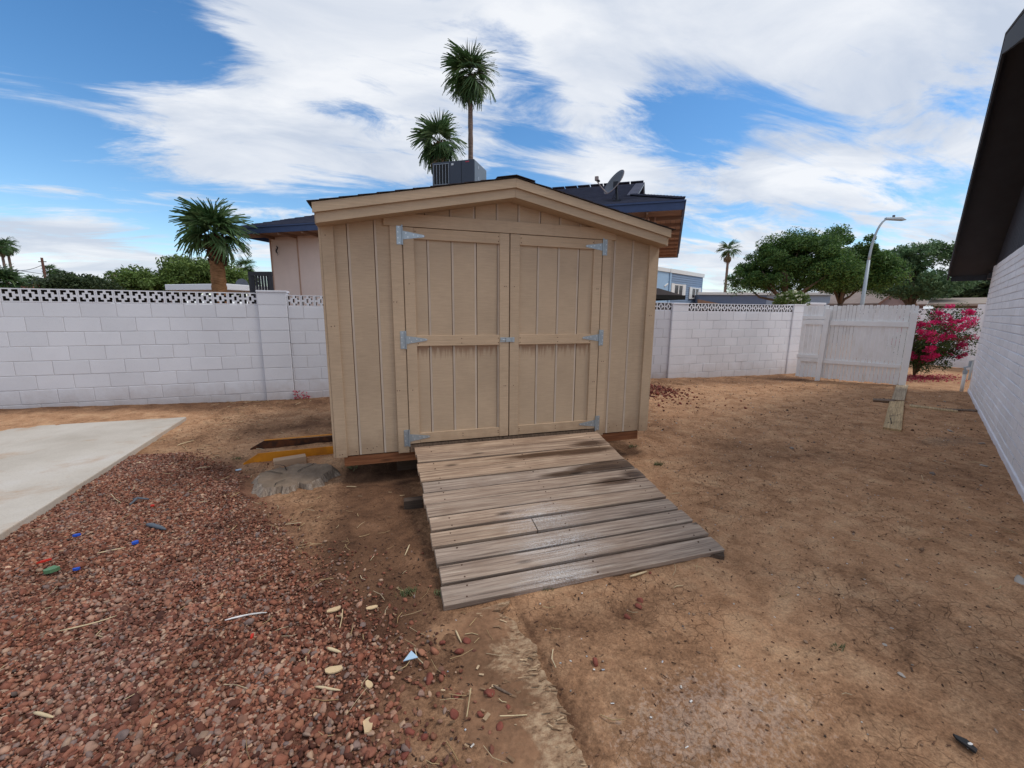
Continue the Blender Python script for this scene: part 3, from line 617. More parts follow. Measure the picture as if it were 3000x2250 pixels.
# front siding: boards between the grooves, the groove floor slanted and weathered
def siding(parent, xs, z0, ztop, y, mat, name='siding_board', gw=.022, dep=.008):
    for i in range(len(xs)-1):
        a, b = xs[i]+(gw/2 if i else 0), xs[i+1]-(gw/2 if i < len(xs)-2 else 0)
        zt = ztop if callable(ztop) else (lambda q: ztop)
        pts = [(a, y, z0), (b, y, z0), (b, y, zt(b))]
        if a < 1.524 < b and callable(ztop): pts.append((1.524, y, zt(1.524)))
        pts.append((a, y, zt(a)))
        obj(name, MB().prism(pts[::-1], (0, dep, 0)), mat, parent, bevel=.0015)
    for i in range(1, len(xs)-1):
        a, b = xs[i]-gw/2, xs[i]+gw/2; zt = (ztop(xs[i]) if callable(ztop) else ztop)
        s = 1 if (i*7) % 3 else -1
        if s > 0: a += .0055; d0, d1 = .0035, .0004
        else: b -= .0055; d0, d1 = .0004, .0035
        obj('groove', MB().add([(a,y+d0,z0),(b,y+d1,z0),(b,y+d1,zt),(a,y+d0,zt),(a,y+dep,z0),(b,y+dep,z0),(b,y+dep,zt),(a,y+dep,zt)], [(0,1,2,3),(0,3,7,4),(1,5,6,2)]), M_GROOVE, parent)
YF = .0195                                                # siding plane; trim stands proud to y=0
siding(shed, [0., 7.6*IN, 15.6*IN, 24*IN], 0.0, rz_wall, YF, M_TAN)
siding(shed, [96*IN, 101.6*IN, 109.4*IN, 120*IN], 0.0, rz_wall, YF, M_TAN)
siding(shed, [24*IN, 31.6*IN, 39.6*IN, 47.6*IN, 55.6*IN, 63.4*IN, 71.2*IN, 79.*IN, 87*IN, 96*IN], 1.905, rz_wall, YF, M_TAN)
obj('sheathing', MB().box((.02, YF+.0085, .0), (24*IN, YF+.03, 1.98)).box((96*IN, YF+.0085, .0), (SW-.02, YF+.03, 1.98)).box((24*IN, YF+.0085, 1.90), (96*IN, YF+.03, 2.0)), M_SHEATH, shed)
# side and back walls
for x0, x1 in ((0.012, .03), (SW-.03, SW-.012)):
    nbd = 12
    for i in range(nbd):
        y0, y1 = YF+.03+i*(SD-.05)/nbd, YF+.03+(i+1)*(SD-.05)/nbd-.009
        obj('siding_board', MB().box((x0, y0, 0), (x1, y1, 2.0)), M_TAN, shed)
obj('rear_wall', MB().prism([(.012,SD,0),(SW-.012,SD,0),(SW-.012,SD,1.99),(1.524,SD,2.2),(.012,SD,1.99)], (0, .02, 0)), M_TAN, shed)
obj('floor', MB().box((.03, .05, -.001), (SW-.03, SD-.01, .03)), M_RAMPSIDE, shed)
# corner boards and casing
def trim(a, b, mat=M_TRIM, name='trim_board', parent=None, bv=.0018): return obj(name, MB().box(a, b), mat, parent or shed, bevel=bv)
trim((0, 0, -.006), (3.5*IN, YF, 1.92)); trim((116.5*IN, 0, -.006), (SW, YF, 1.90))
trim((-.019, .004, -.004), (0-.001, .092, 1.97)); trim((SW+.001, .004, -.004), (SW+.019, .092, 1.97))
trim((20.1*IN, 0, -.012), (23.75*IN, YF, 1.903), name='door_casing'); trim((96.25*IN, 0, -.012), (99.7*IN, YF, 1.903), name='door_casing')
trim((18.3*IN, -.004, 1.9035), (101.4*IN, YF, 2.003), name='door_header')
# fascia: two stacked boards per slope
def fascia(x0, x1, ztop, h, y0, y1, nm):
    z = lambda x: ztop - .199*abs(x-1.524)
    p = [(x0, y0, z(x0)-h), (x1, y0, z(x1)-h), (x1, y0, z(x1)), (x0, y0, z(x0))]
    obj(nm, MB().prism(p, (0, y1-y0, 0)), M_FASC, shed, bevel=.0015)
fascia(-.029, 1.5235, 2.309, .0715, -.162, -.143, 'fascia_board'); fascia(1.5245, 3.068, 2.309, .0715, -.162, -.143, 'fascia_board')
fascia(-.010, 1.5235, 2.262, .097, -.142, -.123, 'fascia_board'); fascia(1.5245, 3.040, 2.262, .097, -.142, -.123, 'fascia_board')
# eave soffit, side fascia
for s in (-1, 1):
    xe = 1.524+s*1.545; xi = 1.524+s*1.524
    obj('soffit', MB().prism([(1.524+s*.0, -.122, 2.165), (xe-s*.01, -.122, 2.165-.199*1.535), (xe-s*.01, -.122, 2.177-.199*1.535), (1.524, -.122, 2.177)], (0, .14, 0)), M_FASC, shed)
    obj('eave_board', MB().box((min(xi+s*.001, xe), -.122, 1.86), (max(xi+s*.001, xe), SD+.1, 1.985)), M_FASC, shed)
# roof deck and shingle courses
for s in (-1, 1):
    p = [(1.524, -.14, 2.285), (1.524+s*1.55, -.14, 2.285-.199*1.55), (1.524+s*1.55, -.14, 2.305-.199*1.55), (1.524, -.14, 2.305)]
    obj('roof_deck', MB().prism(p, (0, SD+.25, 0)), M_DARK, shed)
    nc = 12
    for i in range(nc):
        d0, d1 = i*1.60/nc, (i+1.25)*1.60/nc
        d1 = min(d1, 1.585)
        zA, zB = 2.3115-.199*d0+.0005, 2.3115-.199*d1
        p = [(1.524+s*d0, -.172, zA), (1.524+s*d1, -.172, zB+.005), (1.524+s*d1, -.172, zB+.011), (1.524+s*d0, -.172, zA+.004)]
        obj('shingle_course', MB().prism(p, (0, SD+.30, 0)), M_SHED_SH, shed)
obj('ridge_cap', MB().prism([(1.36,-.176,2.296),(1.524,-.176,2.326),(1.688,-.176,2.296),(1.688,-.176,2.301),(1.524,-.176,2.333),(1.36,-.176,2.301)], (0, SD+.31, 0)), M_SHED_SH, shed)
# skids and piers
obj('skid', MB().box((.06, .025, -.095), (2.965, .065, -.008)), M_SKID, shed, bevel=.002)
obj('skid', MB().box((.06, SD-.1, -.095), (2.965, SD-.06, -.008)), M_SKID, shed)
for x in (.35, 1.1, 1.9, 2.62): obj('joist', MB().box((x, .066, -.095), (x+.04, SD-.101, -.002)), M_RAMPSIDE, shed)
for x in (.5, 1.5, 2.56):
    for y in (.30, SD-.4): obj('pier', MB().box((x, y, g1(x+.1, y+.1)-.05), (x+.2, y+.2, -.096)), M_DKWOOD, shed)
obj('threshold', MB().box((24.1*IN, .006, -.012), (95.9*IN, .05, .058)), M_RAMPSIDE, shed)
# doors
DB, RB, M0, M1, RT, DT = .0666, .1567, .9316, 1.0213, 1.8102, 1.8995
def hinge(parent, x, z, s):
    """strap hinge: plate on the casing, knuckle, tapered strap on the door; s=+1 strap points right"""
    y = -.0035
    h = obj('hinge', MB().box((min(x-s*.045, x-s*.006), y, z-.075), (max(x-s*.045, x-s*.006), -.0005, z+.075)), M_GALV, parent, bevel=.0008)
    obj('knuckle', MB().cyl((x, y-.004, z-.077), (x, y-.004, z+.077), .0065, 10), M_GALV, h, smooth=False)
    p = [(x+s*.004, y, z-.034), (x+s*.172, y, z-.009), (x+s*.182, y, z), (x+s*.172, y, z+.009), (x+s*.004, y, z+.034)]
    if s < 0: p = p[::-1]
    obj('strap', MB().prism(p, (0, .003, 0)), M_GALV, h)
    sc = MB()
    for (dx, dz) in ((-.028,.06),(-.034,.022),(-.034,-.024),(-.024,-.06),(.03,.016),(.045,-.014),(.09,.006),(.125,-.002),(.168,0)):
        sc.cyl((x+s*dx, y-.0025, z+dz), (x+s*dx, y, z+dz), .0058, 8)
    obj('screws', sc, M_SCREW, h)['kind'] = 'stuff'
def door(x0, x1, name_label, grooves, hx, hs):
    d = obj('door', MB().box((x0+.02, .0282, DB+.01), (x1-.02, .05, DT-.01)), M_SHEATH, shed); d['label'] = name_label
    xs = [x0] + [g*IN for g in grooves] + [x1]
    siding(d, xs, DB+.004, DT-.004, YF, M_DPANEL, 'panel_board', gw=.022)
    w = 3.5*IN
    obj('stile', MB().box((x0+.002, 0, DB), (x0+w, YF, DT)), M_TRIM, d, bevel=.0018)
    obj('stile', MB().box((x1-w, 0, DB), (x1-.002, YF, DT)), M_TRIM, d, bevel=.0018)
    for a, b in ((DB+.002, RB), (M0, M1), (RT, DT-.001)):
        obj('rail', MB().box((x0+w+.0012, .0008, a), (x1-w-.0012, YF, b)), M_RAIL, d, bevel=.0018)
    for z in (DB+.055, .985, 1.835): hinge(d, hx, z, hs)
    nl = MB()
    for z in (RB-.03, DB+.04, M0+.06, M0+.02, RT+.06, RT+.02, .55, 1.45):
        for x in (x0+w+.012, x1-w-.012) if z not in (.55, 1.45) else (x0+.04, x1-.045, x1-.03):
            nl.cyl((x, -.0007, z), (x, .001, z), .0042, 7)
    for z in (RB-.03, DB+.035, M0+.06, M0+.02): nl.cyl(((x0+x1)/2+.02, -.0002, z), ((x0+x1)/2+.02, .001, z), .0042, 7)
    obj('nails', nl, M_NAIL, d)['kind'] = 'stuff'
    return d
dl = door(24*IN, 59.88*IN, 'left door leaf, carrying the latch pin', [32, 40, 48, 56], 23.9*IN, 1)
dr = door(60.12*IN, 96*IN, 'right door leaf', [70.8, 78.7, 86.6], 96.1*IN, -1)
nl = MB()
for x, z in ((.03,.02),(.05,.022),(.03,1.1),(.055,1.103),(.03,1.8),(.16,.03),(.25,.05),(.30,.05),(.33,.06),(.28,.03),(.52,.55),(.54,.55),(.52,1.3),(.545,1.3),(2.48,.75),(2.50,.75),(2.62,.06),(2.7,.07),(2.8,.06),(2.86,.05),(2.99,.05),(3.0,1.2),(3.02,1.2),(2.6,.1)):
    y = 0 if (x < .089 or x > 2.96 or .51 < x < .6 or 2.445 < x < 2.53) else YF
    nl.cyl((x, y-.0008, z), (x, y+.001, z), .0042, 7)
obj('nails', nl, M_NAIL, shed)['kind'] = 'stuff'
hp = obj('hasp', MB().box((58.6*IN, -.006, .956), (60.9*IN, -.001, .996)), M_GALV, dl, bevel=.001)
obj('staple', MB().tube([(58.5*IN, -.005, .976), (57.9*IN, -.02, .976), (57.3*IN, -.02, .976), (56.9*IN, -.005, .976)], .004, 6), M_SCREW, hp)
obj('hasp_plate', MB().box((56.6*IN, -.003, .954), (58.5*IN, -.0005, .998)), M_GALV, hp, bevel=.001)
obj('hasp_plate', MB().box((60.95*IN, -.0045, .954), (61.9*IN, -.0005, .998)), M_GALV, hp, bevel=.001)

# ------------------------------------------------------------------ ramp
RA = np.array([.645, -.025, .045]); RLEN = 1.757; RW = 1.785
slope = math.atan2(.28, 1.735)
ramp_ax = np.stack([[1,0,0], [0, math.cos(slope), math.sin(slope)], [0, -math.sin(slope), math.cos(slope)]], 1)
ramp = thing('entry_ramp', RA, 'weathered grey wooden plank ramp leading up to the shed doors', 'ramp')
ramp.rotation_euler = (slope, 0, 0)
def rpart(name, mb, mat, bevel=0.):
    o = link(name, mesh_of(name, mb.v, mb.f), mat, None, (0,0,0), bevel=bevel); o.parent = ramp; o.location = (0,0,0); return o
NP = 12; pitch = RLEN/NP
for i in range(NP):
    y1 = -i*pitch - (.0055 if i < 8 else .011); y0 = -(i+1)*pitch + (.0055 if i < 7 else .011)
    x0 = .012*math.sin(i*2.1)*.6 + .02*i/NP; x1 = RW + .010*math.sin(i*1.3+1) - .012*i/NP
    warp = .003*math.sin(i*1.9); m = MB(); nseg = 6; cup = .0025*random.uniform(-1, 1)
    pieces = [(x0, x1)] if i != 8 else [(x0, .678), (.684, x1)]
    for a, b in pieces:
        m = MB(); V = []; n = nseg
        for k in range(n+1):
            x = a+(b-a)*k/n; yy = .0025*math.sin(x*2.3+i)
            dz = warp*math.sin(x*1.7+i*.8)
            V += [(x, y0+yy, -.036), (x, y1+yy, -.036), (x, y1+yy, dz+cup), ((x), (y0+y1)/2+yy, dz-cup), (x, y0+yy, dz+cup)]
        Fq = [(0,4,3,2,1), tuple(n*5+q for q in (0,1,2,3,4))]
        for k in range(n):
            for q in range(5): Fq.append((k*5+q, k*5+(q+1) % 5, (k+1)*5+(q+1) % 5, (k+1)*5+q))
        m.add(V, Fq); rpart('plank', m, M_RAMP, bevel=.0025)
sc = MB()
for i in range(NP):
    for x in (.14, RW*.5, RW-.12):
        for dy in (.03, .115):
            if random.random() < .85:
                y = -i*pitch-dy+random.uniform(-.008, .008); xx = x+random.uniform(-.012, .012); sc.cyl((xx, y, -.002), (xx, y, .0022), .0048, 7)
rpart('screws', sc, M_NAIL)['kind'] = 'stuff'
for x in (.035, RW/2-.02, RW-.09):
    rpart('stringer', MB().prism([(x,-.01,-.037),(x,-RLEN+.03,-.037),(x,-RLEN+.03,-.040),(x,-RLEN+.4,-.100),(x,-.01,-.125)], (.04, 0, 0)), M_RAMPSIDE, .002)
ob = obj('broken_wood_chunk', MB().prism([(2.30,-1.73,-.285),(2.385,-1.785,-.285),(2.42,-1.74,-.285),(2.38,-1.66,-.285)], (0, 0, .030)), M_DKWOOD); tag(ob, 'broken dark wood chunk under the ramp right lower corner', 'wood chunk')
x_, y_ = .52, -.60
tag(obj('wood_block', MB().box((x_, y_, g1(x_, y_)-.02), (.66, -.54, g1(x_, y_)+.07)), M_DKWOOD, bevel=.004), 'small dark timber block propping the ramp left edge', 'timber block')

# ------------------------------------------------------------------ white brick house at the right
HC = np.array([11.389, 1.329, -.25]); HA = R_(27.9)
hu = np.array([math.cos(HA), math.sin(HA), 0]); hn = np.array([-math.sin(HA), math.cos(HA), 0])
def hp_(d, t, z): q = HC + hu*d + hn*t; return np.array([q[0], q[1], z])
hax = np.stack([hu, hn, [0,0,1]], 1)
house = thing('brick_house', hp_(-4, -1.5, -.25), 'white painted brick house with black gable overhang along the right edge', 'house')
HT = 2.135; HROW = .1016; HN = 24
core = obj('wall', MB().obox(hp_(-4.2, -2.61, (HT-.36)/2), (8.36, 5.2, HT+.36), hax), M_HMORT, house)
vis = []; rest = MB()
for r in range(HN):
    st = -8.4 + (0 if r % 2 == 0 else .2032); s = st
    while s < 0:
        a, b = max(s, -8.4), min(s+.4064, 0.0); s += .4064
        if b-a < .03: continue
        vis.append((a, b, HT-(r+.5)*HROW))
vis.sort(key=lambda q: -(q[2] > -.3)*100 - (-(abs((q[0]+q[1])/2+3.2))))
vis.sort(key=lambda q: abs((q[0]+q[1])/2+2.9))
for i, (a, b, z) in enumerate(vis):
    if z < -.36: continue
    wob = random.gauss(0, .002)
    if i < 300:
        me = unit(b-a-.008, .05, HROW-.010, .006, M_HBRICK); link('brick', me, None, core, hp_((a+b)/2, -.020+wob, z), HA)
    else: rest.obox(hp_((a+b)/2, -.020+wob, z), (b-a-.008, .05, HROW-.010), hax)
obj('brick', rest, M_HBRICK, core)['kind'] = 'stuff'
obj('footing', MB().obox(hp_(-4.2, .004, -.262), (8.4, .03, .14), hax), M_HMORT, house, bevel=.01)
# gable: black vertical siding, soffit, rake boards, roof
EZ, RZ, RD = 2.03, 4.43, -3.9          # eave and ridge height, ridge position along the wall
def rk(d): return EZ + (RZ-EZ)*((d-.32)/(RD-.32)) if d > RD else RZ - .36*(RD-d)
nb = 44
for i in range(nb):
    a = -8.3 + i*8.3/nb; b = a+8.3/nb-.012
    za, zb = max(rk(a)-.10, HT+.03), max(rk(b)-.10, HT+.03)
    p = [hp_(a, -.05, HT+.001), hp_(b, -.05, HT+.001), hp_(b, -.05, zb), hp_(a, -.05, za)]
    obj('siding_board', MB().prism(p, hn*.035), M_BLACKS, house)
obj('gable_backing', MB().prism([hp_(-8.3, -.09, HT+.001), hp_(0, -.09, HT+.001), hp_(0, -.09, max(rk(0)-.1, HT+.02)), hp_(RD, -.09, RZ-.1), hp_(-8.3, -.09, max(rk(-8.3)-.1, HT+.02))], hn*.03), M_BLACK, house)
def o_at(d): return .555 + (.505-.555)*((d-.32)/(RD-.32)) if d > RD else .505
def slabp(d0, d1, t0, t1, dz0, dz1, nm, mat):
    P = []
    for d in (d0, d1):
        for t, dz in ((t0, dz0), (t1, dz0), (t1, dz1), (t0, dz1)):
            tt = o_at(d)+t-.5 if t > 0 else t
            P.append(hp_(d, tt, rk(d)+dz))
    obj(nm, MB().add(P, [(0,1,2,3),(7,6,5,4),(0,4,5,1),(1,5,6,2),(2,6,7,3),(3,7,4,0)]), mat, house)
slabp(.32, RD, -5.6, .499, -.03, .0, 'soffit', M_BLACK); slabp(RD, -8.5, -5.6, .499, -.03, .0, 'soffit', M_BLACK)
slabp(.34, RD, .5, .525, -.10, .10, 'rake_board', M_BLACK); slabp(RD-.001, -8.5, .5, .525, -.10, .10, 'rake_board', M_BLACK)
slabp(.40, RD, -5.6, .53, .101, .13, 'roof_slope', M_SHED_SH); slabp(RD-.001, -8.6, -5.6, .53, .101, .13, 'roof_slope', M_SHED_SH)
obj('eave_board', MB().obox((hp_(.34, -1.5, EZ-.03)), (.03, 4.05, .20), hax), M_BLACK, house)
obj('rafter_tail', MB().obox((hp_(.16, .02, EZ-.06)), (.33, .05, .10), hax), M_BLACK, house)
# conduit at the corner
cd = thing('wall_pipe', hp_(-.02, .06, -.26), 'white utility pipe with fittings at the brick house corner', 'pipe')
obj('pipe', MB().tube([hp_(-.04, .10, -.27), hp_(-.04, .10, .10)], .028, 10), M_WTRIM, cd, smooth=True)
obj('pipe', MB().tube([hp_(-.02, .03, -.02), hp_(-.02, .03, .36)], .018, 10), M_WTRIM, cd, smooth=True)
obj('fitting', MB().tube([hp_(-.04, .10, .095), hp_(-.04, .10, .16)], .036, 10), M_GALV, cd)
obj('valve', MB().tube([hp_(-.04, .10, .155), hp_(-.04, .12, .22), hp_(-.03, .06, .24), hp_(-.03, .06, .35)], .02, 8), M_GALV, cd)
obj('pipe_cap', MB().tube([hp_(-.02, .045, .355), hp_(-.02, .045, .385)], .034, 10), M_WTRIM, cd)

# ------------------------------------------------------------------ wooden gate
GA = np.array([9.938, 3.797, -.30]); GE = np.array([10.922, 2.187, -.25]); gl = float(np.hypot(*(GE-GA)[:2])); gang = math.atan2(GE[1]-GA[1], GE[0]-GA[0])
gu = np.array([math.cos(gang), math.sin(gang), 0]); gn = np.array([math.sin(gang), -math.cos(gang), 0]) # gn towards the back
if gn @ (CP-GA) > 0: gn = -gn
gax = np.stack([gu, gn, [0,0,1]], 1)
def gp(s, t, z): q = GA + gu*s + gn*t; return np.array([q[0], q[1], z])
def gs(px, py): X = atplane(px, py, GA, gang); return float((X-GA) @ gu), float(X[2])
gate = thing('wooden_gate', gp(gl/2, 0, -.28), 'white picket gate of vertical boards and two rails, between block wall and bricks', 'gate')
c2 = lambda u, v: (2300+u/5.53, 850+v/5.53)
xs_ = [235,305,365,420,500,575,635,700,770,845,890,945,1005,1070,1125,1200,1265,1310,1375,1440,1510,1580,1650,1710,1770,1860,1925,1990]
xs_ = [gs(*c2(u, 1330))[0] for u in [170]+xs_]
for i in range(len(xs_)-1):
    a, b = xs_[i]+.002, xs_[i+1]-.003
    zt = 1.425 + random.uniform(-.012, .012) if i > 4 else 1.42+random.uniform(-.01, .01); zb = gs(*c2(1000, 1440))[1]*0-.25+random.uniform(-.015, .02)
    c = min(.012, (b-a)/4); dt = random.uniform(0, .004)
    p = [gp(a, dt, zb), gp(b, dt, zb), gp(b, dt, zt-c), gp(b-c, dt, zt), gp(a+c, dt, zt), gp(a, dt, zt-c)]
    if a < 2.2: obj('picket', MB().prism(p, gn*.016), M_WWOOD, gate, bevel=.0015)
def grail(u0, v0, v1, u1, w0, w1, th=.035, nm='rail', off=0.0):
    s0, z0t = gs(*c2(u0, v0)); _, z0b = gs(*c2(u0, v1)); s1, z1t = gs(*c2(u1, w0)); _, z1b = gs(*c2(u1, w1))
    P = []
    for t in (-.001-off-th, -.001-off): P += [gp(s0, t, z0b), gp(s1, t, z1b), gp(s1, t, z1t), gp(s0, t, z0t)]
    obj(nm, MB().add(P, [(0,1,2,3),(7,6,5,4),(0,4,5,1),(1,5,6,2),(2,6,7,3),(3,7,4,0)]), M_WWOOD, gate, bevel=.003)
grail(735, 490, 570, 2010, 515, 600); grail(318, 478, 555, 640, 482, 562); grail(288, 415, 468, 650, 415, 472, th=.03)
grail(615, 1118, 1180, 1865, 1210, 1265); grail(255, 1095, 1150, 545, 1105, 1165); grail(195, 1035, 1090, 545, 1050, 1100, th=.03)
def gpost(ub, vb, ut, vt, wd, nm, th=.085):
    s0, z0 = gs(*c2(ub, vb)); s1, z1 = gs(*c2(ut, vt)); z0 -= .06
    P = []
    for t in (-.038-th, -.038): P += [gp(s0-wd/2, t, z0), gp(s0+wd/2, t, z0), gp(s1+wd/2, t, z1), gp(s1-wd/2, t, z1)]
    obj(nm, MB().add(P, [(0,1,2,3),(7,6,5,4),(0,4,5,1),(1,5,6,2),(2,6,7,3),(3,7,4,0)]), M_WWOOD, gate, bevel=.004)
gpost(530, 1425, 712, 300, .092, 'post', .06); gpost(1895, 1520, 2098, 370, .10, 'post', .09)
obj('jamb_board', MB().obox(gp(.66, .02, .55), (.05, .05, 1.62), gax), M_WWOOD, gate)

# ------------------------------------------------------------------ far white wall behind the bougainvillea
FW0 = np.array([16.55, 6.9, 0]); FWA = R_(-88)
fw = thing('garden_wall', (16.7, 4., -.25), 'far white slump block wall with diamond screen top behind the bougainvillea', 'wall')
block_wall(fw, 0, 3.05, 1.22, 1.42, M_HBRICK, M_HMORT, p0=FW0, ang=FWA, rowh=.1016, ncourse=15, motif=[r for r in (
 "###########","#...###...#","##.#####.##","#####.#####","####...####","###..#..###","####...####","#####.#####","##.#####.##","#...###...#","###########")], off=0)
block_wall(fw, 3.47, 7.2, 1.36, 1.4, M_HBRICK, M_MORTAR, p0=FW0, ang=FWA, rowh=.1016, ncourse=17, breeze=False)
fu = np.array([math.cos(FWA), math.sin(FWA), 0]); fax = np.stack([fu, [-fu[1], fu[0], 0], [0,0,1]], 1)
obj('pillar', MB().obox(FW0+fu*3.26+np.array([.08, 0, .58]), (.40, .36, 1.9), fax), M_HBRICK, fw, bevel=.01)
obj('coping', MB().obox(FW0+fu*5.34+np.array([.07, 0, 1.385]), (3.73, .2, .04), fax), M_HBRICK, fw, bevel=.005)
px_ = atd(2372, 884, 15.5); tag(obj('wall_pillar', MB().box((px_[0]-.42, px_[1]-.2, -.3), (px_[0]+.34, px_[1]+.2, 1.50)).box((px_[0]-.46, px_[1]-.23, 1.502), (px_[0]+.38, px_[1]+.23, 1.56)), M_BLOCKR, bevel=.006), 'white masonry pillar rising behind the left end of the gate', 'pillar')

# ------------------------------------------------------------------ boards lying on the dirt
def gpt(px, py, z=None, zz=-.25):
    q = atz(px, py, zz); q = atz(px, py, g1(q[0], q[1])); return q
def plank_on_ground(name, pts, th, mat, label, cat, lift=.004, wav=.0, group=None):
    """pts: 4 photo pixels of the board's corners on the ground, near-left, near-right, far-right, far-left"""
    Q = [gpt(*p) for p in pts]; n = 8; m = MB(); V = []
    for k in range(n+1):
        f = k/n; L_ = Q[0]*(1-f)+Q[3]*f; R2 = Q[1]*(1-f)+Q[2]*f
        for P in (L_, R2):
            z = float(gz(P[0], P[1]))+lift+wav*math.sin(k*1.7); V += [(P[0], P[1], z-.012), (P[0], P[1], z+th)]
    Fq = [(0,2,3,1), (n*4, n*4+1, n*4+3, n*4+2)]
    for k in range(n):
        a, b = k*4, (k+1)*4
        Fq += [(a+1,a+3,b+3,b+1), (a,b,b+2,a+2), (a,a+1,b+1,b), (a+2,b+2,b+3,a+3)]
    m.add(V, Fq); c = np.mean(np.array(V), 0)
    # keep the grain axis along the board
    d = (Q[3]-Q[0]); ang = math.atan2(-d[0], d[1]); Rm = np.array([[math.cos(ang), math.sin(ang), 0], [-math.sin(ang), math.cos(ang), 0], [0,0,1]])
    W_ = (np.array(V)-c) @ Rm.T
    o = link(name, mesh_of(name, W_, m.f), mat, None, c, ang, bevel=.003); return tag(o, label, cat, group)
plank_on_ground('weathered_board', [(2610,1175),(2649,1177),(2661,1131),(2626,1129)], .022, M_BOARD, 'pale weathered board lying nearest the gate post', 'board', .006)
plank_on_ground('split_board', [(2586,1257),(2640,1266),(2649,1181),(2605,1181)], .024, M_BOARD, 'split cracked pale board lying in front of the gate, end towards the camera', 'board', .006, .003)
plank_on_ground('dark_stake', [(2558,1178),(2620,1181),(2620,1175),(2558,1172)], .03, M_RAMPSIDE, 'short dark stake lying across between the two pale boards', 'stake')
plank_on_ground('thin_slat', [(2664,1192),(2806,1209),(2806,1205),(2664,1187)], .014, M_BOARD, 'thin pale slat on the dirt reaching towards the brick house', 'slat')
sb = bpy.data.objects['split_board']; mb = MB(); W0 = WL[sb.name]
for (pa, pb) in (((2603,1226),(2636,1222)),((2592,1246),(2630,1243)),((2614,1200),(2640,1202)),((2612,1250),(2609,1232))):
    A3, B3 = gpt(*pa), gpt(*pb); dd = (B3-A3); dd[2] = 0; nn2 = np.array([-dd[1], dd[0], 0])/np.linalg.norm(dd)*.0045; k_ = []
    for f in np.linspace(0, 1, 7):
        c_ = A3+dd*f+nn2*random.uniform(-2.5, 2.5); k_.append(c_)
    for a_, b_ in zip(k_[:-1], k_[1:]): mb.add([[*(a_-nn2)[:2], a_[2]+.0355], [*(b_-nn2)[:2], b_[2]+.0355], [*(b_+nn2)[:2], b_[2]+.0355], [*(a_+nn2)[:2], a_[2]+.0355]], [(0,1,2,3)])
ck = obj('crack', mb, M_DARK); ck.parent = sb; ck.matrix_parent_inverse = (Matrix.Translation(Vector(W0)) @ Matrix.Rotation(sb.rotation_euler[2], 4, 'Z')).inverted(); ck['kind'] = 'stuff'
plank_on_ground('dark_slat', [(2775,1203),(2872,1207),(2872,1203),(2775,1199)], .012, M_RAMPSIDE, 'thin dark slat on the dirt ending at the brick house wall', 'slat')  # dark weathered wood along its whole length

# ------------------------------------------------------------------ stump, yellow steel frame, paver
def stump():
    root = thing('tree_stump', (-.36, .23, g1(-.36, .23)), 'wide grey weathered tree stump beside the shed corner', 'stump')
    n = 72; c = np.array([-.37, .23]); top = []; bot = []
    for k in range(n):
        a = 2*math.pi*k/n; r = .268*(1+.10*math.sin(2*a+.6)+.06*math.sin(5*a)+.03*math.sin(11*a+1))
        notch = .30*math.exp(-((a-5.02)/.10)**2) + .10*math.exp(-((a-4.45)/.06)**2) + .08*math.exp(-((a-3.9)/.06)**2)
        rb = r*(1.24+.08*math.sin(7*a)+.04*math.sin(17*a)); rt = r*(1-notch); rb *= (1-notch*1.2)
        rid = .012*math.sin(31*a)+.010*math.sin(53*a+2)
        top.append((c[0]+(rt+rid*.5)*math.cos(a), c[1]+(rt+rid*.5)*math.sin(a)*1.0)); bot.append((c[0]+(rb+rid)*math.cos(a), c[1]+(rb+rid)*math.sin(a)*1.0))
    zt = lambda x, y: g1(x, y)*0-.252+.064+.010*math.sin(x*9+1)+.02*(y-.23)
    m = MB(); V = [(x, y, g1(x, y)-.04) for x, y in bot] + [((x*.4+xb*.6), (y*.4+yb*.6), zt(x, y)-.065) for (x, y), (xb, yb) in zip(top, bot)] + [(x, y, zt(x, y)-.006) for x, y in top]
    Fq = []
    for l in range(2):
        for k in range(n): Fq.append((l*n+k, l*n+(k+1) % n, (l+1)*n+(k+1) % n, (l+1)*n+k))
    m.add(V, Fq); obj('bark', m, M_STUMP_SIDE, root)
    rings = 7; V = []; Fq = []
    for l in range(rings+1):
        f = 1-l/rings
        for k in range(n):
            x = c[0]+(top[k][0]-c[0])*f; y = c[1]+(top[k][1]-c[1])*f; V.append((x, y, zt(x, y)+.010*(float(fbm(x, y, 11, 3, 5))-.5) - (.006 if l == 0 else 0)))
    for l in range(rings):
        for k in range(n): Fq.append((l*n+k, l*n+(k+1) % n, (l+1)*n+(k+1) % n, (l+1)*n+k))
    obj('cut_face', MB().add(V, Fq), M_STUMP, root, smooth=True)
    cr = MB()
    for a, r0, r1 in ((2.9,.1,.31),(1.2,.05,.28),(2.2,.12,.33),(4.4,.16,.30)):
        p = [np.array([c[0]+r*math.cos(a+.12*math.sin(r*20)), c[1]+r*math.sin(a+.12*math.sin(r*20))*.86]) for r in np.linspace(r0, r1, 6)]
        for i in range(5):
            d = p[i+1]-p[i]; nn = np.array([-d[1], d[0]])/np.linalg.norm(d)*.0035
            q = [(*(p[i]-nn), zt(*p[i])+.008), (*(p[i+1]-nn), zt(*p[i+1])+.008), (*(p[i+1]+nn), zt(*p[i+1])+.008), (*(p[i]+nn), zt(*p[i])+.008)]; cr.add(q, [(0,1,2,3)])
    obj('crack', cr, M_DARK, root)['kind'] = 'stuff'
stump()
yf = thing('steel_ramp_frame', (-.5, 1.05, -.25), 'yellow painted steel channel frame lying beside the shed', 'steel frame')
def zq(x, y): return g1(x, y)
A0, A1 = np.array([-.80, .815]), np.array([.60, .985]); B0, B1 = np.array([-.86, 1.26]), np.array([.60, 1.345])
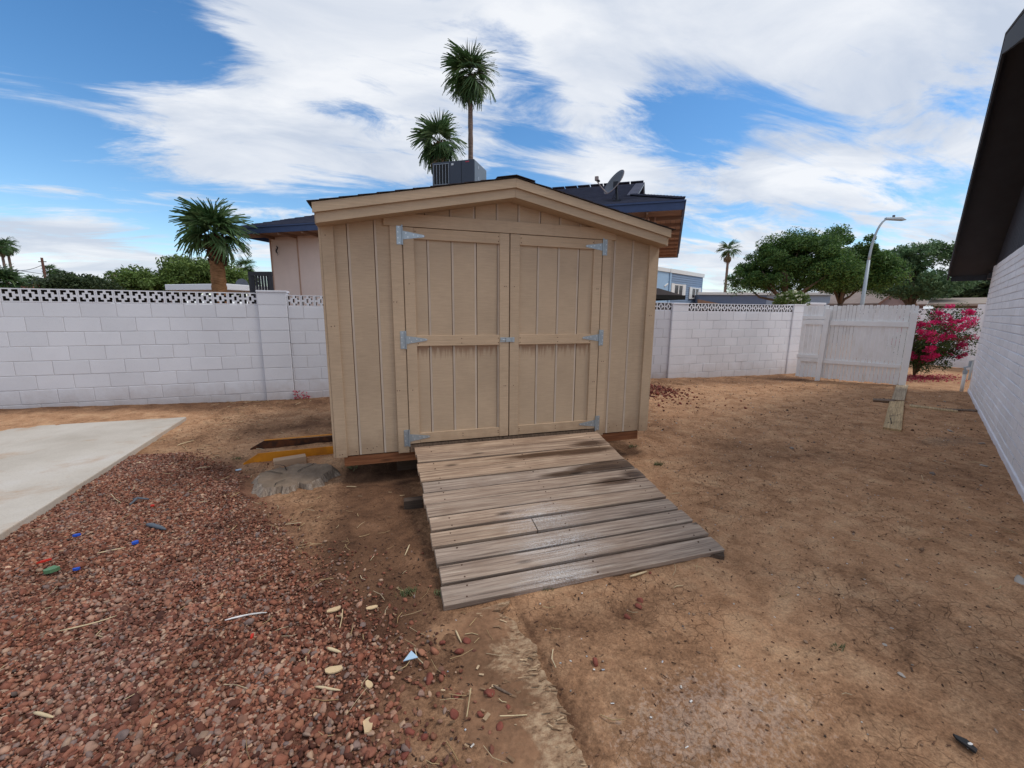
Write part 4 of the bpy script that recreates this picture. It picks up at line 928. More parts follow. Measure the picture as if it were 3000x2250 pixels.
def ybar(P, Q, th, h0, h1, nm, mat):
    d = (Q-P)/np.linalg.norm(Q-P); n = np.array([-d[1], d[0]])*th; m = MB()
    V = [];
    tip = P - d*.13
    for (p, zt) in ((tip, .012), (P, h0), (Q, h1)):
        for s in (0, 1):
            q = p+n*s; z = g1(*q); V += [(*q, z-.02), (*q, z+zt)]
    Fq = [(0,2,3,1), (8,9,11,10)]
    for k in (0, 1):
        a, b = k*4, (k+1)*4; Fq += [(a,a+1,b+1,b), (a+2,b+2,b+3,a+3), (a+1,a+3,b+3,b+1), (a,b,b+2,a+2)]
    return obj(nm, m.add(V, Fq), mat, yf)
ybar(A0, A1, .012, .085, .088, 'front_flange', M_YEL); ybar(B0, B1, .012, .085, .085, 'rear_flange', M_YELIN)
obj('web', MB().add([(*A0, g1(*A0)+.016), (*A1, g1(*A1)+.016), (*B1, g1(*B1)+.016), (*B0, g1(*B0)+.016)], [(0,1,2,3)]), M_GROUND, yf) if False else None
obj('rear_lip', MB().obox((*((B0+B1)/2+np.array([0,.012])), -.252+.088), (1.45, .03, .006), np.array([[math.cos(.058), -math.sin(.058), 0], [math.sin(.058), math.cos(.058), 0], [0,0,1]])), M_YEL, yf)
pa = .27; pax = np.array([[math.cos(pa), -math.sin(pa), 0], [math.sin(pa), math.cos(pa), 0], [0,0,1]])
tag(obj('paver_brick', MB().obox((-.50, .70, g1(-.5, .7)+.026), (.28, .10, .075), pax), M_PAVER, bevel=.004), 'single tan paver brick lying between yellow frame and stump', 'brick')

M_FLAKE = m_island('plywood_flakes', [(0., srgb(108, 82, 60)), (.6, srgb(150, 120, 92)), (1., srgb(198, 172, 138))], .9, .3)
# ------------------------------------------------------------------ rotten plywood sheet at the front
def plywood():
    n, k_ = 60, 16; V = []; Fq = []
    for i in range(n+1):
        y = -1.79 - i*(1.25)/n
        e = 1.005 + .03*(float(fbm(y, 3., 9, 4, 4))-.5)*2 + .022*(float(fbm(y, 7., 34, 3, 5))-.5)*2 - (.09*math.exp(-((y+1.86)/.06)**2))
        for j in range(k_+1):
            x = e - (1-j/k_)**1.5*.75; z = g1(x, y) + .010 + .012*(j/k_)**2 - .035*(1-j/k_)**2 + .005*(float(fbm(x, y, 16, 3, 8))-.5)
            V.append((x, y, z))
    b = len(V); W_ = k_+1
    for i in range(n):
        for j in range(k_): Fq.append((i*W_+j, (i+1)*W_+j, (i+1)*W_+j+1, i*W_+j+1))
    V += [(V[i*W_+k_][0]-.002, V[i*W_+k_][1], V[i*W_+k_][2]-.03) for i in range(n+1)]
    for i in range(n): Fq.append((i*W_+k_, (i+1)*W_+k_, b+i+1, b+i))
    E_ = [np.array(V[i*W_+k_]) for i in range(n+1)]
    o = tag(obj('plywood_sheet', MB().add(V, Fq), M_PLY, smooth=False), 'rotten plywood sheet with ragged edge half buried before the ramp', 'plywood')
    r = np.random.default_rng(91); fl = MB()
    for k in range(120):
        e = E_[r.integers(0, n)]; w = abs(r.normal(0, .055)); a = r.normal(-.35, .3); L_ = r.uniform(.008, .04); h = r.uniform(.002, .005)
        c = e + np.array([-w-.004, r.uniform(-.01, .01), .002+h*.3]); ca, sa = math.cos(a), math.sin(a); tl = r.normal(0, .10)
        fl.obox(c, (L_, L_*r.uniform(.08, .25), h*.5), np.array([[ca,-sa,0],[sa,ca,0],[tl,0,1]]))
    for k in range(40):
        c = np.array([r.normal(.82, .1), r.normal(-2.27, .10), 0]); c[2] = g1(c[0], c[1])+.012; a = r.normal(-.3, .5); ca, sa = math.cos(a), math.sin(a); L_ = r.uniform(.008, .035)
        fl.obox(c, (L_, L_*r.uniform(.2, .5), .002), np.array([[ca,-sa,0],[sa,ca,0],[r.normal(0,.1),0,1]]))
    obj('torn_flakes', fl, M_FLAKE, o)['kind'] = 'stuff'
plywood()

# ------------------------------------------------------------------ gravel, litter
def ico(sub):
    t_ = (1+5**.5)/2; v = [(-1,t_,0),(1,t_,0),(-1,-t_,0),(1,-t_,0),(0,-1,t_),(0,1,t_),(0,-1,-t_),(0,1,-t_),(t_,0,-1),(t_,0,1),(-t_,0,-1),(-t_,0,1)]
    f = [(0,11,5),(0,5,1),(0,1,7),(0,7,10),(0,10,11),(1,5,9),(5,11,4),(11,10,2),(10,7,6),(7,1,8),(3,9,4),(3,4,2),(3,2,6),(3,6,8),(3,8,9),(4,9,5),(2,4,11),(6,2,10),(8,6,7),(9,8,1)]
    v = [np.array(q)/np.linalg.norm(q) for q in v]
    for _ in range(sub):
        nf = []; mid = {}
        def mp(a, b):
            k = (min(a, b), max(a, b))
            if k not in mid: q = v[a]+v[b]; v.append(q/np.linalg.norm(q)); mid[k] = len(v)-1
            return mid[k]
        for a, b, c in f: ab, bc, ca = mp(a,b), mp(b,c), mp(c,a); nf += [(a,ab,ca),(b,bc,ab),(c,ca,bc),(ab,bc,ca)]
        f = nf
    return np.array(v), np.array(f)
ICO0, ICO1 = ico(0), ico(1)
def rocks(P, size, base, flat=(.55, .85), seed=1, jag=.2):
    """one irregular stone per row of P; returns V, F"""
    r = np.random.default_rng(seed); bv, bf = base; n = len(P); k = len(bv)
    V = np.repeat(bv[None], n, 0)
    # per stone: random planes cut the ball into an angular lump
    for _ in range(7):
        d = r.normal(size=(n, 1, 3)); d /= np.linalg.norm(d, axis=2, keepdims=True); h = r.uniform(.45, .85, (n, 1))
        s = (V*d).sum(2)-h; V = V - np.clip(s, 0, None)[..., None]*d
    V = V*(1+r.normal(0, jag*.3, (n, k, 1)))
    V = V*np.stack([r.uniform(.85, 1.35, n), r.uniform(.7, 1., n), r.uniform(*flat, n)], -1)[:, None, :]
    tl = r.normal(0, .25, (n, 2)); a = r.uniform(0, 2*math.pi, n); ca, sa = np.cos(a)[:, None], np.sin(a)[:, None]
    x, y, z = V[..., 0], V[..., 1], V[..., 2]; z = z + tl[:, :1]*x + tl[:, 1:]*y
    V = np.stack([ca*x-sa*y, sa*x+ca*y, z], -1)*size[:, None, None] + P[:, None, :]
    F_ = bf[None] + (np.arange(n)*k)[:, None, None]
    return V.reshape(-1, 3), F_.reshape(-1, 3)
def gravel():
    r = np.random.default_rng(11); out = []
    N_ = 170000
    x = r.uniform(-2.2, .75, N_); y = r.uniform(-2.75, 1.35, N_)
    gd = gravel_d(x, y) + .18*(fbm(x, y, 3.2, 3, 31)-.5)
    dens = np.clip(.30+gd*1.6, 0, 1)*(gd > 0) + np.exp(np.minimum(gd, 0)/.13)*.30*(gd <= 0)*np.interp(y, [.75, 1.25], [1., .02])*sstep(-.02, .03, x-slab_edge(y)-.015)
    dens = np.where((gd < .35) & (y > -.9), dens*np.clip(.35+gd*2.2, .06, 1), dens)
    keep = r.random(N_) < dens
    stm = ((x+.37)/.42)**2+((y-.23)/.36)**2 < 1; keep &= ~stm; keep &= ~((x > -.95) & (y > .74)); keep &= ~((x > .64) & (y > -1.8))
    x, y = x[keep], y[keep]; sz = np.clip(r.lognormal(math.log(.0076), .36, len(x)), .004, .024)
    sz *= np.interp(y, [-2.6, -.5, 1], [1.08, 1., .95])
    lay = r.random(len(x)); z = gz(x, y) + sz*.30 + .007*lay**2
    P = np.stack([x, y, z], -1); d = np.hypot(x-CP[0], y-CP[1]); near = d < 1.9
    V1, F1 = rocks(P[near], sz[near], ICO1, seed=3); V2, F2 = rocks(P[~near], sz[~near], ICO0, seed=4)
    V = np.concatenate([V1, V2]); Fc = np.concatenate([F1, F2+len(V1)])
    tag(link('gravel', np_mesh('gravel', V, Fc), M_GRAVEL), 'red brown lava gravel bed beside the concrete slab', 'gravel', kind='stuff')
gravel()
def slivers(N_, sampler, len_rng, w, mat, name, label, cat, seed, curve=.0, zoff=.004, flat=1.):
    r = np.random.default_rng(seed); x, y = sampler(r, N_); n = len(x); L_ = r.uniform(*len_rng, n)**1.; a = r.uniform(0, 2*math.pi, n); tl = r.normal(0, .10, n); wd = w*r.uniform(.5, 1.5, n)
    ca, sa = np.cos(a), np.sin(a); z = gz(x, y)+zoff+np.abs(tl)*L_*.5; bend = r.normal(0, curve, n)*L_
    V = []
    for f in (-.5, 0, .5):
        off = bend*(1-4*f*f)
        cx = x+ca*L_*f-sa*off; cy = y+sa*L_*f+ca*off; cz = z+tl*L_*f
        for s, u in ((-1, 0), (1, 0), (0, 1)):
            V.append(np.stack([cx-sa*wd*s, cy+ca*wd*s, cz+u*wd*flat], -1))
    V = np.stack(V, 1); Fq = []
    for k in (0, 3):
        for i in range(3): Fq.append((k+i, k+(i+1) % 3, k+3+(i+1) % 3, k+3+i))
    Fq = np.array(Fq)[None] + (np.arange(n)*9)[:, None, None]
    tag(link(name, np_mesh(name, V.reshape(-1, 3), Fq.reshape(-1, 4)), mat), label, cat, kind='stuff')
def smp_yard(r, N_):
    x = r.uniform(-2.4, 6.5, N_); y = r.uniform(-2.8, 4.0, N_)
    p = .06 + .9*np.exp(-((gravel_d(x, y)+.1)/.35)**2) + .6*sstep(3.0, 3.8, y) + .35*np.exp(-((x+.9)/.9)**2-((y-2.2)/.9)**2) + .4*np.exp(-((x-.5)/.18)**2)*(y < -.2) + .25*np.exp(-((y+1.85)/.1)**2)*(x > .6)*(x < 2.5)
    p = p + .12*(gravel_d(x, y) > 0)*(y < 1)
    k = (r.random(N_) < p) & ~((x > -.02) & (x < 3.07) & (y > -.02) & (y < 2.5)) & ~((x > .6) & (x < 2.48) & (y > -1.79) & (y < .05)) & (x > slab_edge(y)+.02) & ~((((x+.37)/.42)**2+((y-.23)/.36)**2) < 1)
    return x[k], y[k]
slivers(3400, smp_yard, (.02, .12), .0019, M_STRAW, 'dry_straw', 'dry straw and splinters strewn over gravel and dirt', 'straw', 5, .10, .012)
slivers(30000, lambda r, n: smp_yard(r, n), (.005, .022), .0024, M_MULCH, 'soil_crumbs', 'dark crumbs and bark bits strewn over the dirt', 'debris', 6, .1, .003)
def smp_all(r, N_):
    x = r.uniform(.6, 11, N_); y = r.uniform(-3, 4.2, N_); k = ~((x < 3.07) & (y > -.02) & (y < 2.5)) & ~((x < 2.48) & (y > -1.79) & (y < .05)) & ((x-HC[0])*hn[0]+(y-HC[1])*hn[1] > .06)
    return x[k], y[k]
slivers(1500, smp_all, (.004, .015), .0035, M_CHIPS, 'pale_chips', 'small pale chips and flecks strewn over the bare dirt', 'debris', 8, .0, .002, .4)
slivers(7000, smp_all, (.004, .014), .0026, M_MULCH, 'dirt_clods', 'small dark clods strewn over the bare dirt', 'debris', 9, .0, .002)
def pebbles():
    r = np.random.default_rng(51); x, y = smp_all(r, 6500); sz = np.clip(r.lognormal(math.log(.0042), .5, len(x)), .002, .018)*np.interp(np.hypot(x-CP[0], y-CP[1]), [1.5, 6], [.8, 1.5])
    P = np.stack([x, y, gz(x, y)+sz*.25], -1); V, Fc = rocks(P, sz, ICO0, seed=52)
    tag(link('pebbles', np_mesh('pebbles', V, Fc), m_island('yard_pebbles', [(0., srgb(84, 64, 52)), (.4, srgb(132, 104, 82)), (.75, srgb(164, 136, 112)), (.9, srgb(120, 110, 104)), (1., srgb(206, 198, 188))])), 'small pebbles and clods strewn over the bare yard', 'pebbles', kind='stuff')
pebbles()
def pile(name, label, cx, cy, rx, ry, n, s, mat, seed, hgt=.0):
    r = np.random.default_rng(seed); x = r.normal(cx, rx, n); y = r.normal(cy, ry, n); k = ~((x < 3.09) & (x > -.03) & (y < 2.5) & (y > 0))
    x, y = x[k], y[k]; sz = np.clip(r.lognormal(math.log(s), .35, len(x)), .006, .05)
    P = np.stack([x, y, gz(x, y)+sz*.4+hgt*np.exp(-((x-cx)/rx)**2-((y-cy)/ry)**2)*r.random(len(x))], -1); V, Fc = rocks(P, sz, ICO0, seed=seed)
    tag(link(name, np_mesh(name, V, Fc), mat), label, 'gravel', kind='stuff')
q = gpt(1930, 1145); pile('lava_rock_heap', 'heap of dark red lava rock at the shed right rear corner', q[0]-.15, q[1]+.05, .32, .34, 650, .018, M_LAVA, 41, .05)
q = gpt(2010, 1178); pile('lava_rock_scatter', 'loose lava rocks scattered right of the shed', q[0]-.2, q[1], .7, .45, 60, .016, M_LAVA, 42)
tq = gpt(2060, 1352); 
# single loose rocks, each where the photo shows it
me_r = []
for i in range(5):
    V, Fc = rocks(np.zeros((1,3)), np.ones(1), ICO1, seed=60+i); me_r.append(np_mesh('lava_rock', V, Fc)); me_r[-1].materials.append(M_LAVA)
spots = [(1435,2035,.028),(1345,1912,.022),(1368,1884,.022),(1294,1886,.015),(1258,1995,.022),(1330,2095,.019),(1408,2095,.016),(1462,2132,.017),(1205,2150,.019),(1240,2163,.016),(1340,2040,.017),(1875,1763,.018),(1870,1781,.020),(1840,1812,.018),(1490,2080,.013),(1186,2216,.018),(1300,1975,.014),(1285,2035,.012),(1745,1945,.018),(1905,1680,.012)]
rock_lab = ['largest dark red lava rock on the plywood sheet', 'upper left lava rock in the trio before the plywood', 'reddish lava rock beside a grey pebble before the plywood',
  'small red lava rock left of the trio before the plywood', 'dark purple lava rock at the gravel edge near shard', 'lava rock low on the buried side of the plywood', 'lava rock on the lower middle of the plywood',
  'dark lava rock beside the pale plywood scar', 'lava rock at the lower gravel edge, upper of a pair', 'lava rock at the lower gravel edge, lower of a pair', 'reddish lava rock left of the largest plywood rock',
  'upper of two lava rocks in the dirt below the ramp', 'lower of two lava rocks in the dirt below the ramp', 'lava rock left below the pair in the open dirt', 'small lava rock right on the plywood near its ragged edge',
  'lava rock nearest the bottom photo edge at the gravel', 'small lava rock between the trio and the plywood', 'smallest lava rock on the buried side of the plywood', 'lava rock with straw in the dirt right of the plywood', 'tiny lava rock just below the ramp lower edge']
for i, (px, py, s) in enumerate(spots):
    q = gpt(px, py); o = link('lava_rock', me_r[i % 5], None, None, (q[0], q[1], q[2]+s*.3), random.uniform(0, 6)); o.scale = (s, s, s)
    tag(o, rock_lab[i], 'rock', 'loose lava rocks')
def stick(px0, px1, r0, mat, label, cat, nm='stick', bow=.0, lift=.01):
    a, b = gpt(*px0), gpt(*px1); d = b-a; n = np.array([-d[1], d[0], 0]); pts = [a+d*f+n*bow*math.sin(math.pi*f)+np.array([0,0,r0+lift]) for f in np.linspace(0, 1, 7)]
    pts = [np.array([p[0], p[1], g1(p[0], p[1])+r0+lift*.7]) for p in pts]
    return tag(obj(nm, MB().tube(pts, [r0*.6, r0, r0*1.1, r0, r0, r0*.8, r0*.4], 6), mat, smooth=True), label, cat)
M_PALEST = simple('pale_dry_stick', srgb(206, 184, 146), .8, .1, 9, .1)
stick((40,1547),(165,1475),.005,M_PALEST,'long pale dry stalk lying along the slab edge','stick',bow=.06,lift=.014)
stick((175,1858),(345,1812),.0032,M_PALEST,'thin long straw on the gravel, lower left','stick',bow=-.03,lift=.02)
stick((660,1826),(783,1803),.004,M_CHIPS,'whitish bent twig on the gravel left of the plywood','stick',bow=.04,lift=.018)
stick((285,1628),(370,1610),.0035,M_PALEST,'straw crossing others on the gravel near blue scraps','stick',lift=.018)
stick((925,2022),(998,2032),.005,M_PALEST,'pale flat splinter at the gravel edge','stick',lift=.016)
stick((960,1908),(1000,1921),.007,M_PALEST,'short thick tan splinter at the gravel edge','stick',lift=.014)
stick((103,2102),(160,2116),.006,M_PALEST,'short pale curved stick on the gravel, lower left corner','stick',lift=.022)
stick((1335,1852),(1352,1888),.004,M_PALEST,'thin straw beside loose rocks in front of the ramp','stick')
stick((1445,2016),(1500,2045),.005,M_RAMPSIDE,'dark twig on the plywood beside a red rock','stick',lift=.012)
stick((1845,1695),(1895,1680),.006,M_PALEST,'pale frayed straw tuft at the ramp lower edge','straw',nm='straw_tuft')
stick((1200,1600),(1186,1632),.004,M_PALEST,'pale stick standing out left of the ramp','stick')
stick((520,1308),(570,1293),.005,M_PALEST,'bent pale root piece right of the slab corner','stick',bow=.1)
def flake(px, py, L_, W_, th, mat, label, cat, nm, ang=.0, lift=.012):
    q = gpt(px, py); ca, sa = math.cos(ang), math.sin(ang); A = np.array([[ca,-sa,0],[sa,ca,0],[0,0,1]]); k = 9; r = np.random.default_rng(px*7+py); pts = []
    for i in range(k):
        a = 2*math.pi*i/k; rr = r.uniform(.7, 1.1); p = A @ np.array([L_/2*rr*math.cos(a), W_/2*rr*math.sin(a), 0]); pts.append((q[0]+p[0], q[1]+p[1], q[2]+lift+.2*W_*(rr-.9)))
    return tag(obj(nm, MB().prism(pts, (0, 0, th)), mat), label, cat)
M_CHIPW = simple('wood_chip_tan', srgb(206, 178, 138), .85, .15, 14, .4, 60)
flake(980,1797,.085,.035,.006,M_CHIPW,'largest tan wood chip on the gravel edge','wood chip','wood_chip',.2,.02)
flake(1090,1787,.06,.03,.005,M_CHIPW,'tan wood chip nearest the ramp corner','wood chip','wood_chip',.1)
flake(978,1977,.07,.04,.006,M_CHIPW,'pale ragged wood chip in the red gravel, below the shard','wood chip','wood_chip',-.1,.02)
flake(1078,2135,.035,.07,.006,M_CHIPW,'upright tan wood chip at the lower gravel edge','wood chip','wood_chip',.0,.015)
flake(1082,2015,.03,.05,.006,M_CHIPW,'small orange tan wood chip near gravel edge','wood chip','wood_chip',.4,.014)
flake(2655,1345+300,.01,.01,.003,M_CHIPS,'tiny pale flake right of the drag marks','stone chip','stone_chip')
a, b, c = gpt(1182,1950), gpt(1225,1940), gpt(1206,1928)
tag(obj('plastic_shard', MB().prism([(*a[:2], a[2]+.02), (*b[:2], b[2]+.022), (*c[:2], c[2]+.035)], (0, 0, .003)), M_BLUEPL), 'pale blue triangular plastic shard at the gravel edge', 'shard')
flake(228,1577,.045,.025,.012,M_BLUE,'blue plastic scrap nearest the slab on the gravel','plastic scrap','plastic_scrap',.3,.018)
flake(397,1600,.045,.03,.014,M_BLUE,'larger blue plastic scrap in the middle of the gravel','plastic scrap','plastic_scrap',.3,.018)
flake(225,1678,.04,.022,.012,M_BLUE,'blue plastic scrap beside green scrap on the gravel','plastic scrap','plastic_scrap',.1,.018)
flake(135,1654,.07,.014,.010,M_RED,'red plastic strip on the gravel at left','plastic strip','plastic_strip',.5,.02)
flake(740,1876,.012,.035,.008,M_RED,'small red plastic clip on the gravel','plastic clip','plastic_clip',.0,.02)
flake(448,1490,.03,.02,.010,M_RED,'red plastic scrap near the grey bracket','plastic scrap','plastic_scrap',.0,.02)
flake(150,1683,.075,.05,.02,M_GREEN,'crumpled green scrap on the gravel at left','plastic scrap','plastic_scrap',.2,.018)
flake(700,1382,.05,.025,.008,M_BLUEPL,'pale blue scrap on the gravel left of the stump','plastic scrap','plastic_scrap',.1,.015)
flake(2840,2190,.02,.01,.004,M_CHIPS,'pale chip beside black plastic at lower right','stone chip','stone_chip')
br = gpt(405,1475); bk = thing('metal_bracket', (br[0], br[1], br[2]), 'grey three armed bracket lying on the gravel', 'bracket')
for a in (.2, 2.4, 4.4): obj('arm', MB().tube([(br[0], br[1], br[2]+.045), (br[0]+.065*math.cos(a), br[1]+.065*math.sin(a), br[2]+.022)], [.009, .006], 6), M_GREYPL, bk)
stick((432,1545),(487,1560),.014,M_GREYPL,'dark grey plastic handle lying on the gravel','handle',nm='plastic_tool',lift=.012)
bp = [gpt(*p) for p in ((2790,2158),(2800,2172),(2855,2222),(2862,2205),(2830,2175))]
tag(obj('plastic_fragment', MB().prism([(q[0], q[1], q[2]+.006+.012*(i == 2)) for i, q in enumerate(bp)][::-1], (0, 0, .008)), M_BLKPL), 'black plastic fragment on the dirt at lower right', 'fragment')
for px, py, s, lb in ((2785,1265,.09,'grey flat stone near the brick house'), (2875,1300,.07,'small grey slab of stone beside the dark patch'), (2640,1978,.03,'pale pebble at the end of the drag mark'), (2880,1365,.06,'flat stone on the dark soil near the house footing'), (2590,1890,.025,'pink grey pebble left of the long drag mark'), (2990,1705,.07,'tan stone at the right edge')):
    q = gpt(px, py); V, Fc = rocks(np.array([[0,0,0.]]), np.array([s*.5]), ICO1, (.3, .4), seed=px); me = np_mesh('stone', V, Fc)
    tag(link('stone', me, simple('stone_%d' % px, srgb(168, 158, 148), .9, .1, 8, .2), None, (q[0], q[1], q[2]+s*.08)), lb, 'stone')
_later = []
def weed(px, py, n, h, label, seed):
    r = np.random.default_rng(seed); q = gpt(px, py); V = []; Fq = []
    for i in range(n):
        a = r.uniform(0, 6.28); b_ = np.array([q[0]+r.normal(0, h*.6), q[1]+r.normal(0, h*.4), q[2]]); l = h*r.uniform(.5, 1.1); t_ = b_+np.array([math.cos(a)*l*.6, math.sin(a)*l*.6, l*.7]); w = np.array([-math.sin(a), math.cos(a), 0])*.003
        k = len(V); V += [b_-w, b_+w, t_]; Fq.append((k, k+1, k+2))
    tag(obj('weed_tuft', MB().add(V, Fq), M_GRASS), label, 'weed')
weed(1930,1362,90,.05,'green weed tuft right of the ramp',1); weed(1855,1310,60,.045,'small weed tuft near the shed right corner',2); weed(695,1345,40,.04,'weed sprig at the yellow frame tip',3)
weed(2455,1900,30,.03,'tiny weed sprig in the open dirt',4); weed(1195,1738,90,.04,'dry weed tuft at the ramp lower left corner',5); weed(1600,1722,120,.03,'weed fringe under the ramp lower edge',6); weed(1290,1738,60,.03,'weed bits in front of the ramp lower left end',7)
def red_weed():
    q = atplane(878, 1150, WP0, WA); r = np.random.default_rng(5); P = np.stack([q[0]+r.normal(0, .05, 40)+np.where(r.random(40) < .4, .12, 0), np.full(40, q[1]-.06)+r.normal(0, .015, 40), g1(q[0], q[1]-.1)+np.abs(r.normal(0, .07, 40))], -1)
    V, Fc = leaf_cloud(P, np.full(40, .02), 3, .018, 6); tag(link('red_weed', np_mesh('red_weed', V, Fc), M_PETAL), 'small red leaved weed at the foot of the left wall pilaster', 'weed')
_later.append(red_weed)
weed(1025,1372,50,.07,'dry twiggy sprout between stump and shed',8); weed(985,1240,60,.06,'green sprig at the shed left rear',9)

# ================================================================== plants
def leaf_cloud(centres, radii, per, size, seed, squash=.8, flatten=.0):
    """leaf-sized quads scattered through clumps; returns V,F"""
    r = np.random.default_rng(seed); C_ = np.repeat(np.asarray(centres, float), per, 0); Rr = np.repeat(np.asarray(radii, float), per)
    n = len(C_); d = r.normal(size=(n, 3)); d /= np.linalg.norm(d, axis=1, keepdims=True); rad = r.random(n)**.42
    P = C_ + d*(rad*Rr)[:, None]*np.array([1, 1, squash])
    u = r.normal(size=(n, 3)); u[:, 2] *= (1-flatten); u /= np.linalg.norm(u, axis=1, keepdims=True); w = np.cross(u, r.normal(size=(n, 3))); w /= np.linalg.norm(w, axis=1, keepdims=True)
    L_ = size*r.uniform(.6, 1.4, n)[:, None]; W_ = L_*.42
    V = np.stack([P-u*L_, P+w*W_*.9-u*L_*.1, P+u*L_, P-w*W_*.9-u*L_*.1], 1)
    return V.reshape(-1, 3), (np.arange(n)*4)[:, None]+np.array([[0,1,2,3]])
for f_ in _later: f_()
def crown_pts(lobes, n, seed, shell=.62):
    r = np.random.default_rng(seed); out = []; w = np.array([l[3]*l[4]*l[5] for l in lobes])**.67; w /= w.sum()
    for k in r.choice(len(lobes), n, p=w):
        l = lobes[k]; d = r.normal(size=3); d /= np.linalg.norm(d); out.append(np.array(l[:3]) + d*np.array(l[3:6])*(shell+(1-shell)*r.random()))
    return np.array(out)
def tree(name, label, base, lobes, nclump, per, leaf, clump_r, mat, trunk_r, seed, cat='tree', limbs=9, group=None, bark=None, squash=.8, cut=0.):
    base = np.array(base, float); root = thing(name, base, label, cat, group); r = np.random.default_rng(seed)
    lobes = [tuple(np.array(l[:3])+base)+tuple(l[3:]) for l in lobes]
    C_ = crown_pts(lobes, nclump, seed)
    V, Fc = leaf_cloud(C_, clump_r*r.uniform(.6, 1.35, len(C_)), per, leaf, seed+1, squash)
    o = link('crown', np_mesh('crown', V-base, Fc), mat, root, base)
    m = MB(); hs = min(l[2]-l[5] for l in lobes)
    fork = base + np.array([0, 0, max((hs-base[2])*.75, .3)])
    m.tube([base-[0,0,.3], base+(fork-base)*.5+r.normal(0, trunk_r*.4, 3)*[1,1,0], fork], [trunk_r*1.25, trunk_r, trunk_r*.9], 8)
    for k in range(limbs):
        l = lobes[k % len(lobes)]; tgt = np.array(l[:3])+r.normal(size=3)*np.array(l[3:6])*.22; mid = (fork+tgt)/2+r.normal(0, .12*np.linalg.norm(tgt-fork), 3)
        m.tube([fork-[0,0,.1], fork*.6+mid*.4+[0,0,.05], mid, tgt], [trunk_r*.62, trunk_r*.5, trunk_r*.35, trunk_r*.1], 6)
    obj('trunk', m, bark or M_BARK, root, smooth=True); return root
def gtop(px, py, dist): return atd(px, py, dist)
def at_ground(px, dist, z=-.25): q = atd(px, 900, dist); return np.array([q[0], q[1], z])
def side(dist): return dist
CRX = np.array([CR[0,0], CR[1,0], 0]); CRX /= np.linalg.norm(CRX); CFY = np.array([-CRX[1], CRX[0], 0])
def px_lobes(base, dist, items):
    """lobes from photo pixels: (px, py, radius_px, height_px, depth_m) around base at a ground distance"""
    L_ = []
    for px, py, rp, hp, dp in items:
        q = atd(px, py, dist); dep = (q-CP) @ CR[:, 1]; k = dep/F_PX; d = dp
        q = q + CFY*d*0; L_.append((*(q-base+CFY*random.uniform(-.3, .3)*d), rp*k, dp, hp*k))
    return L_
# big dark tree, two trunks reading as two trees, behind the right wall
b = at_ground(2300, 27); tree('broadleaf_tree', 'big dark green spreading tree behind the right block wall', b,
    px_lobes(b, 27, [(2215,800,46,44,1.6),(2270,765,52,44,1.8),(2345,755,62,58,2.0),(2415,740,44,44,1.8),(2400,800,62,38,2.),(2300,820,64,28,1.6),(2190,830,24,24,1.2),(2335,705,26,22,1.2),(2460,805,36,36,1.6),(2255,715,16,14,.8)]), 290, 260, .062, .44, M_FICUS, .16, 5, limbs=14)
b = at_ground(2460, 29); tree('broadleaf_tree', 'dark green tree with pointed top behind the street lamp', b,
    px_lobes(b, 29, [(2460,735,24,42,1.5),(2500,775,44,44,1.8),(2545,780,32,34,1.5),(2470,825,46,24,1.6),(2560,815,24,28,1.3),(2458,690,10,16,.6)]), 190, 260, .066, .44, M_FICUS, .13, 15, limbs=10)
b = at_ground(2670, 36); tree('broadleaf_tree', 'lighter green wispy tree between street lamp and black overhang', b,
    px_lobes(b, 36, [(2600,770,30,38,2.),(2680,755,44,42,2.2),(2728,750,32,38,2.),(2640,830,56,30,2.2),(2745,820,34,36,2.),(2690,850,58,20,2.)]), 190, 140, .085, .46, M_ELM, .16, 25, limbs=12)
b = at_ground(2810, 60); tree('distant_tree', 'pale olive tree far behind the bougainvillea', b, px_lobes(b, 60, [(2800,850,35,22,2.5),(2770,860,30,18,2.),(2830,865,22,16,2.)]), 60, 110, .25, 1.0, M_PALOV, .2, 35, limbs=4)
b = at_ground(2890, 55); tree('distant_tree', 'dusky distant tree beside the white house corner', b, px_lobes(b, 55, [(2885,850,30,26,2.5),(2915,840,30,26,2.),(2860,865,22,14,2.)]), 60, 110, .22, 1.0, M_BUSH, .2, 36, limbs=4)
# left background
b = at_ground(520, 34); tree('palo_verde_tree', 'bright green feathery tree behind the left palm', b, px_lobes(b, 34, [(470,830,70,26,2.),(540,800,50,38,2.),(590,805,50,40,2.),(520,835,80,22,2.),(660,815,35,40,1.6),(420,825,50,22,1.6)]), 230, 130, .10, .6, M_PALOV, .12, 45, limbs=10)
b = at_ground(700, 40); tree('palo_verde_tree', 'yellow green bush beside the black railing', b, px_lobes(b, 40, [(700,825,30,22,1.6),(685,835,26,16,1.4)]), 60, 110, .13, .6, M_PALOV, .1, 46, limbs=4)
b = at_ground(235, 30); tree('garden_shrub', 'dark rounded shrub above the left wall', b, px_lobes(b, 30, [(235,835,42,26,1.5),(200,840,35,18,1.4),(270,845,40,14,1.3)]), 110, 130, .09, .45, M_BUSH, .08, 47, limbs=6, cat='shrub')
b = at_ground(380, 46); tree('distant_tree', 'low olive trees on the skyline left of the feathery tree', b, px_lobes(b, 46, [(360,850,40,16,2.),(400,845,30,16,2.)]), 60, 90, .15, .7, M_PALOV, .1, 48, limbs=3)
